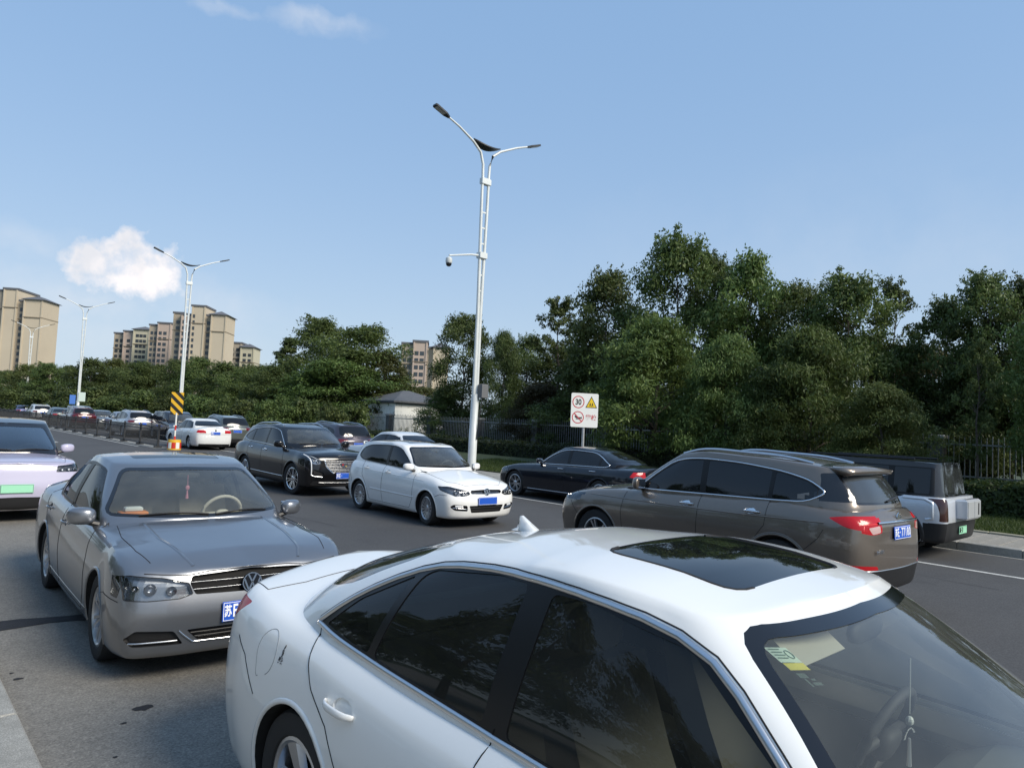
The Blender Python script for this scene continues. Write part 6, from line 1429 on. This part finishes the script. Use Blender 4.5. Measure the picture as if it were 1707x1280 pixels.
block(326, 350, [(-13.5, -8.5, 2, 14, H_(522, 298, 350), BEIGE2, [2.4], 'flat'), (-8.7, -3.4, -1, 13, H_(526, 315, 350), PINKB, [1.1, 4.1], 'flat'), (-3.6, 3.2, -2, 13, H_(512, 338, 350), BEIGE, [1.0], 'flat'), (3.0, 6.5, -1, 11, H_(527, 350, 350), BEIGE2, [1.7], 'flat'), (6.3, 14, -3.5, 11, H_(526, 370, 350), BEIGE, [], 'hip')], 'tallest beige block behind the second lamp post', rz=-YAW+R_(6))
block(262, 380, [(-6, -1, 0, 12, H_(543, 262, 380), BEIGE2, [1.3, 3.6], 'flat'), (-1.2, 6, -1.5, 12, H_(540, 275, 380), PINKB, [1.5, 4.0], 'flat')], 'pinkish narrow block left of the tallest block', rz=-YAW+R_(6))
block(216, 400, [(-11, -5, 2, 12, H_(556, 198, 400), BEIGE2, [1.6, 4.2], 'flat'), (-5.2, 1, 0, 12, H_(553, 212, 400), PINKB, [3.0], 'flat'), (.8, 10, -2, 12, H_(550, 240, 400), CREAM, [2.5, 4.5, 6.5], 'hip')], 'low pale apartment block at the left of the cluster', rz=-YAW+R_(6))
block(396, 390, [(-6, 1, 0, 12, H_(573, 402, 390), BEIGE2, [2.0, 5.0], 'flat'), (.8, 8.5, -2, 11, H_(580, 425, 390), CREAM, [2.5, 5.2], 'hip')], 'small pale block right of the tallest block', rz=-YAW+R_(6))
block(706, 300, [(-10, -5, 0, 12, H_(574, 676, 300), BEIGE2, [1.2, 3.4], 'flat'), (-5.2, 1, -1.5, 12, H_(571, 696, 300), PINKB, [1.6, 3.9], 'flat'), (.8, 3.5, -.5, 10, H_(581, 712, 300), BEIGE, [], 'flat'), (3.3, 10, -2.5, 11, H_(580, 730, 300), BEIGE, [], 'hip')], 'pinkish flats in the gap left of the tall lamp post', rz=-YAW+R_(6))

# ------------------------------------------------------------------ lamp posts
POLE = mat('white_pole_paint', (.66, .69, .68), .4, .1, noise=(2.5, 4, (.58, .61, .60), .4, .7)); LUM = mat('dark_luminaire', (.035, .037, .04), .45, .4); LENSG = mat('lamp_glass', (.35, .36, .34), .3)
def lamp_post():
    e = empty('street_lamp'); H = 11.8
    MB().lathe([(.145, 0), (.145, 1.55), (.135, 1.57), (.135, 2.55), (.11, 2.75)], 16).build('pole_base', POLE, e, True)
    for k in (-1, 1):
        MB().tube([(k*.055, 0, 2.5), (k*.06, 0, 5.5), (k*.13, 0, 9.2), (k*.14, 0, 10.2)], [.070, .062, .054, .05], 12).build('pole_shaft', POLE, e, True)
    b = MB()
    for z in np.arange(3.0, 9.3, .55): w = .05+.08*max(0, (z-5.5)/3.7); b.box(-w, w, -.012, .012, z, z+.05)
    b.build('brace', POLE, e); MB().box(-.20, .20, -.08, .08, 10.05, 10.28, .02).build('collar', POLE, e)
    for k, L, r in ((-1, 1.75, .80), (1, 1.95, .95)):
        pts = [(k*.13, 0, 10.2), (k*.15, 0, 10.75), (k*.28, 0, 11.15), (k*.62, 0, 11.42), (k*L*.72, 0, 11.42+r*.40), (k*L, 0, 11.42+r*.62)]
        a = MB().tube(pts, [.052, .05, .047, .042, .036, .032], 10).build('lamp_arm', POLE, e, True)
        q = Vector(pts[-1]); d = (Vector(pts[-1])-Vector(pts[-2])).normalized(); M = Matrix.Translation(q) @ Matrix.Rotation(-math.atan2(d.z, abs(d.x))*k, 4, 'Y')
        MB().prism([(-.05*1, -.04), (.12, -.11), (.56, -.12), (.61, -.09), (.61, .09), (.56, .12), (.12, .11), (-.05, .04)], -.03, .03).xf(M @ Matrix.Diagonal((k, 1, 1, 1))).build('lamp_head', LUM, a); MB().box(.16, .54, -.09, .09, -.04, -.031).xf(M @ Matrix.Diagonal((k, 1, 1, 1))).build('lamp_lens', LENSG, a)
    V = []; n = 13
    for t in np.linspace(-1, 1, n): w = .20*(1-t*t)**.8+.004; V += [(t*.62, -w, 11.36+.16*t*t+.02), (t*.62, w, 11.36+.16*t*t+.02), (t*.62, w, 11.36+.16*t*t-.02), (t*.62, -w, 11.36+.16*t*t-.02)]
    Fc = []
    for i in range(n-1):
        for k in range(4): Fc.append((i*4+k, i*4+(k+1) % 4, (i+1)*4+(k+1) % 4, (i+1)*4+k))
    pyd('leaf_plate', V, Fc, LUM, e); return e
LAMP_L = ['tall white twin-shaft lamp post nearest the camera with camera arm and switch box', 'second nearest lamp post behind the yellow and black marker', 'third lamp post from the camera, with small signs on its shaft', 'farthest lamp post, in front of the left-edge tower']
l0 = lamp_post()
for k in range(4):
    o = l0 if k == 0 else copy_tree(l0); o.location = (15.35, 18.25+.35+30.6*k, .13); tag(o, LAMP_L[k], 'street lamp', 'street lamps along the far kerb')
    if k == 0: first = o
    if k == 2: third = o
l0 = first
MB().box(.03, .31, -.32, -.10, 2.62, 3.10, .02).build('switch_box', mat('grey_switch_box', (.12, .125, .13), .6), l0); MB().tube([(.2, -.2, 2.76), (.14, -.2, 2.4), (.05, -.17, 1.7), (.02, -.17, 1.2)], .018, 6).build('cable', BLACK, l0)
ca = MB().tube([(-.08, 0, 7.55), (-.5, -.02, 7.50), (-1.45, -.05, 7.28)], [.04, .032, .026], 8).build('camera_arm', POLE, l0, True); MB().box(-.16, .16, -.11, .11, 7.45, 7.66, .01).build('arm_clamp', POLE, l0)
MB().lathe([(.02, .12), (.05, .10), (.11, .06), (.115, -.06), (.10, -.10), (.001, -.105)], 14, 'z', (-1.45, -.05, 7.12)).build('dome_camera_body', POLE, ca, True); MB().ellipsoid((-1.45, -.05, 7.0), (.10, .10, .10), 12, 8).build('dome_camera_lens', GLOSSBLACK, ca, 'all')
MB().box(-.75, -.25, -.06, -.03, 1.7, 2.6).build('blue_sign', mat('sign_blue', (.05, .16, .5), .5), third); MB().box(-.05, .55, -.20, -.17, 2.0, 2.9).build('pale_sign', mat('sign_pale', (.5, .6, .56), .6), third)

# ------------------------------------------------------------------ school sign
SW = mat('sign_white', (.74, .75, .72), .5); SR = mat('sign_red', (.50, .02, .035), .5); SB = mat('sign_black', (.012, .012, .012), .5); SY = mat('sign_yellow', (.72, .50, .01), .5); METAL = mat('galvanised_pole', (.42, .43, .44), .45, .6)
sp_ = at_row(976, 15.9); sg_ = tag(empty('school_sign', (sp_.x, sp_.y, .13), R_(-33)), 'white school zone sign with 30 limit, warning triangle and no-horn symbol on pole', 'sign')
MB().tube([(0, .04, 0), (0, .04, 2.75)], .045, 12).build('pole', METAL, sg_, True)
bw, bh, zc_ = .84, 1.02, 2.30
MB().prism(rounded([(-bw/2, -bh/2), (bw/2, -bh/2), (bw/2, bh/2), (-bw/2, bh/2)], .05), -.012, .004, 'z').xf(Matrix.Translation((0, -.02, zc_)) @ Matrix.Rotation(R_(90), 4, 'X')).build('board', SW, sg_)
pl = empty('sign_face', (0, -.0255, zc_)); pl.parent = sg_; pl.rotation_euler = (R_(90), 0, 0)
def ring(x, y, r, w, m, z=.0012): MB().lathe([(r-w, 0), (r-w, z), (r, z), (r, 0)], 32, 'z', (x, y, 0)).build('sign_ring', m, pl)
ring(-.20, .24, .185, .026, SR); link('sign_digits', text_mesh('30', .235, bold=.006, sx=.8), SB, pl, loc=(-.20, .235, .001))
ring(-.20, -.22, .185, .026, SR); MB().prism([(-.335, -.10), (-.315, -.08), (-.065, -.335), (-.085, -.355)], 0, .003).build('sign_slash', SR, pl)
MB().prism([(-.30, -.16), (-.24, -.20), (-.12, -.215), (-.08, -.19), (-.08, -.27), (-.12, -.25), (-.24, -.245), (-.29, -.22)], 0, .002).prism([(-.26, -.255), (-.16, -.26), (-.16, -.28), (-.26, -.275)], 0, .002).build('horn_symbol', SB, pl)
MB().prism([(.02, .08), (.385, .08), (.2025, .43)], 0, .0015).build('triangle_edge', SB, pl); MB().prism([(.055, .10), (.35, .10), (.2025, .385)], .0016, .003).build('triangle_field', SY, pl)
b = MB()
for x in (.165, .235): b.lathe([(.001, .0045), (.014, .0045), (.014, .0031)], 10, 'z', (x, .215, 0)); b.prism([(x-.016, .20), (x+.016, .20), (x+.022, .155), (x-.020, .155)], .0031, .0045); b.prism([(x-.02, .155), (x-.006, .155), (x-.024, .115), (x-.034, .118)], .0031, .0045); b.prism([(x+.004, .155), (x+.018, .155), (x+.032, .118), (x+.022, .115)], .0031, .0045)
b.build('children_symbol', SB, pl); link('sign_characters', text_mesh('学校', .17, bold=.003), SR, pl, loc=(.205, -.22, .001))

# ------------------------------------------------------------------ median fence and hazard marker
DKI = mat('dark_fence_paint', (.03, .032, .036), .5, .3); mf = tag(empty('median_fence', (MED, 0, 0)), 'dark metal railing along the median of the road', 'fence'); y = 36.0; pm = None
while y < 150:
    if pm is None:
        b = MB()
        for q in range(20): b.box(-.008, .008, .07+q*.143-.008, .07+q*.143+.008, .12, 1.0)
        o1 = b.build('picket', DKI, mf); o2 = MB().box(-.02, .02, .03, 2.97, .10, .15).box(-.02, .02, .03, 2.97, .97, 1.02).box(-.02, .02, .03, 2.97, .84, .88).build('rail', DKI, mf); o3 = MB().box(-.045, .045, -.045, .045, 0, 1.10).box(-.16, .16, -.10, .10, 0, .10).build('post', DKI, mf); ms = [o1.data, o2.data, o3.data]; pm = 1; oo = [o1, o2, o3]
    else:
        oo = []
        for nm, me in zip(('picket', 'rail', 'post'), ms): o = bpy.data.objects.new(nm, me); C.objects.link(o); o.parent = mf; oo.append(o)
    oo[0]['kind'] = 'stuff'
    for o in oo: o.location = (0, y, 0)
    y += 3.0
sheet('median_strip', MED-.30, MED+.30, 35.6, 150, .012, CONC)
hm = tag(empty('hazard_marker', (MED+.30, 34.6, 0), R_(-20)), 'yellow and black striped marker board on red and white post at railing end', 'sign'); YEL = mat('marker_yellow', (.72, .42, .02), .5); WHT = mat('marker_white', (.72, .73, .70), .5); RED = mat('marker_red', (.55, .03, .02), .5)
for i, (z0, z1) in enumerate([(.42, .62), (.62, .90), (.90, 1.12), (1.12, 1.7)]): MB().lathe([(.04, z0), (.04, z1)], 12).build('post_band', [RED, WHT, RED, WHT][i], hm, True)
MB().box(-.26, .26, -.015, .015, 1.62, 2.66).build('marker_board', YEL, hm); b = MB()
for k in range(-1, 4):
    z = 1.62+.12+k*.40; P = [(-.26, z+.26), (-.26, z+.46), (.26, z-.06), (.26, z-.26)]
    # clip to the board
    def clip(P, lim, up):
        o = []
        for i in range(len(P)):
            a, c = P[i-1], P[i]; ia = (a[1] <= lim) if up else (a[1] >= lim); ic = (c[1] <= lim) if up else (c[1] >= lim)
            if ia != ic: t = (lim-a[1])/(c[1]-a[1]); o.append((a[0]+(c[0]-a[0])*t, lim))
            if ic: o.append(c)
        return o
    P = clip(P, 2.66, True); P = clip(P, 1.62, False) if len(P) > 2 else []
    if len(P) > 2: b.prism(P, -.020, -.0155, 'y')
b.build('black_stripe', SB, hm)
MB().lathe([(.001, 0), (.30, 0), (.29, .10), (.285, .36), (.27, .46), (.001, .46)], 20).build('barrel', YEL, hm, True)
for k in range(10):
    w0 = 2*math.pi*k/10; V = []
    for z, r in ((.06, .293), (.34, .289)):
        for t in np.linspace(0, .56, 4): V.append((r*1.012*math.cos(w0+t), r*1.012*math.sin(w0+t), z))
    pyd('barrel_patch', V, [(i, i+1, i+5, i+4) for i in range(3)], RED if k % 2 else WHT, hm)
# ------------------------------------------------------------------ placing the vehicles
N_ = R_(90); S_ = R_(-90)              # heading along +Y / -Y
car_A((2.33, 1.40, 0), S_)
car_B((2.31, 7.40, 0), S_+R_(-2))
car_C((8.85, 5.32, 0), N_+R_(-2)).root.scale = (1.03,)*3
car_D((8.56, 11.85, 0), S_+R_(-1))
car_E((8.55, 17.45, 0), S_)
car_F((14.0, 12.55, 0), N_).root.scale = (.975,)*3
car_G((14.0, 5.75, 0), N_).root.scale = (.95,)*3
car_H((1.85, 15.6, 0), S_)
GQ = 'cars queuing and parked beyond the railing'
s1 = car_saloon_far('saloon', 'white saloon seen from behind beside the striped marker', paint('white_far_paint', (.72, .73, .72)), (12.35, 36.6, 0), N_, GQ, '苏E·     ')
P1 = paint('grey_green_paint', (.10, .115, .11), .4); s2 = car_suv_far('suv', 'grey-green SUV just beyond the white saloon', P1, (14.2, 38.6, 0), N_, GQ)
P2 = paint('black_van_paint', (.012, .011, .014)); s3 = car_mpv_far('minivan', 'black minivan beyond the railing left of the marker', P2, (14.0, 45.5, 0), S_, GQ)
for s_, p_ in ((s1, 'white_far_paint'), (s2, 'grey_green_paint'), (s3, 'black_van_paint')): s_.root['paint_src'] = p_
PUR = paint('dark_plum_paint', (.045, .038, .055), .4); BLU = paint('blue_far_paint', (.09, .10, .22), .3); GRN = paint('grey_far_paint', (.17, .18, .18), .5); RDK = paint('dark_red_far_paint', (.07, .012, .015), .2); WF = paint('white_far_paint_two', (.66, .68, .69)); SLV = paint('silver_far_paint', (.36, .37, .39), .6)
for src, pt, loc, rz, lb in [
    (s2, PUR, (13.85, 25.9, 0), N_, 'dark plum SUV seen from behind between black crossover and hut'), (s1, WF, (14.0, 21.2, 0), N_, 'white saloon whose roof shows behind the white hatchback'),
    (s1, WF, (14.1, 51.0, 0), S_, 'white saloon with pale bonnet left of the black minivan'), (s2, SLV, (12.6, 49.5, 0), N_, 'silver SUV waiting close behind the railing'), (s1, SLV, (14.1, 57.5, 0), S_, 'silver saloon left of the pale-bonneted saloon'),
    (s2, RDK, (12.5, 64.5, 0), N_, 'dark red SUV with lit-looking tail lamps beyond the railing'), (s1, GRN, (14.1, 64.5, 0), S_, 'grey saloon parked beyond the dark red SUV'), (s1, P1, (12.5, 72.5, 0), N_, 'grey-green saloon in the queue left of the dark red SUV'), (s3, GRN, (14.1, 72.0, 0), S_, 'grey minivan parked by the third lamp post'),
    (s2, WF, (12.5, 82.0, 0), N_, 'white SUV in the far queue'), (s1, PUR, (14.1, 81, 0), S_, 'plum saloon parked far down the road'), (s1, BLU, (12.5, 92.0, 0), N_, 'blue saloon near the left edge far down the road'), (s2, WF, (14.1, 92.0, 0), S_, 'pale SUV near the farthest lamp post'), (s1, GRN, (14.1, 103.0, 0), S_, 'farthest grey saloon at the left edge')]:
    recolour(src.root, pt, rz, loc, lb)
for o in bpy.data.objects:
    if 'paint_src' in o: del o['paint_src']
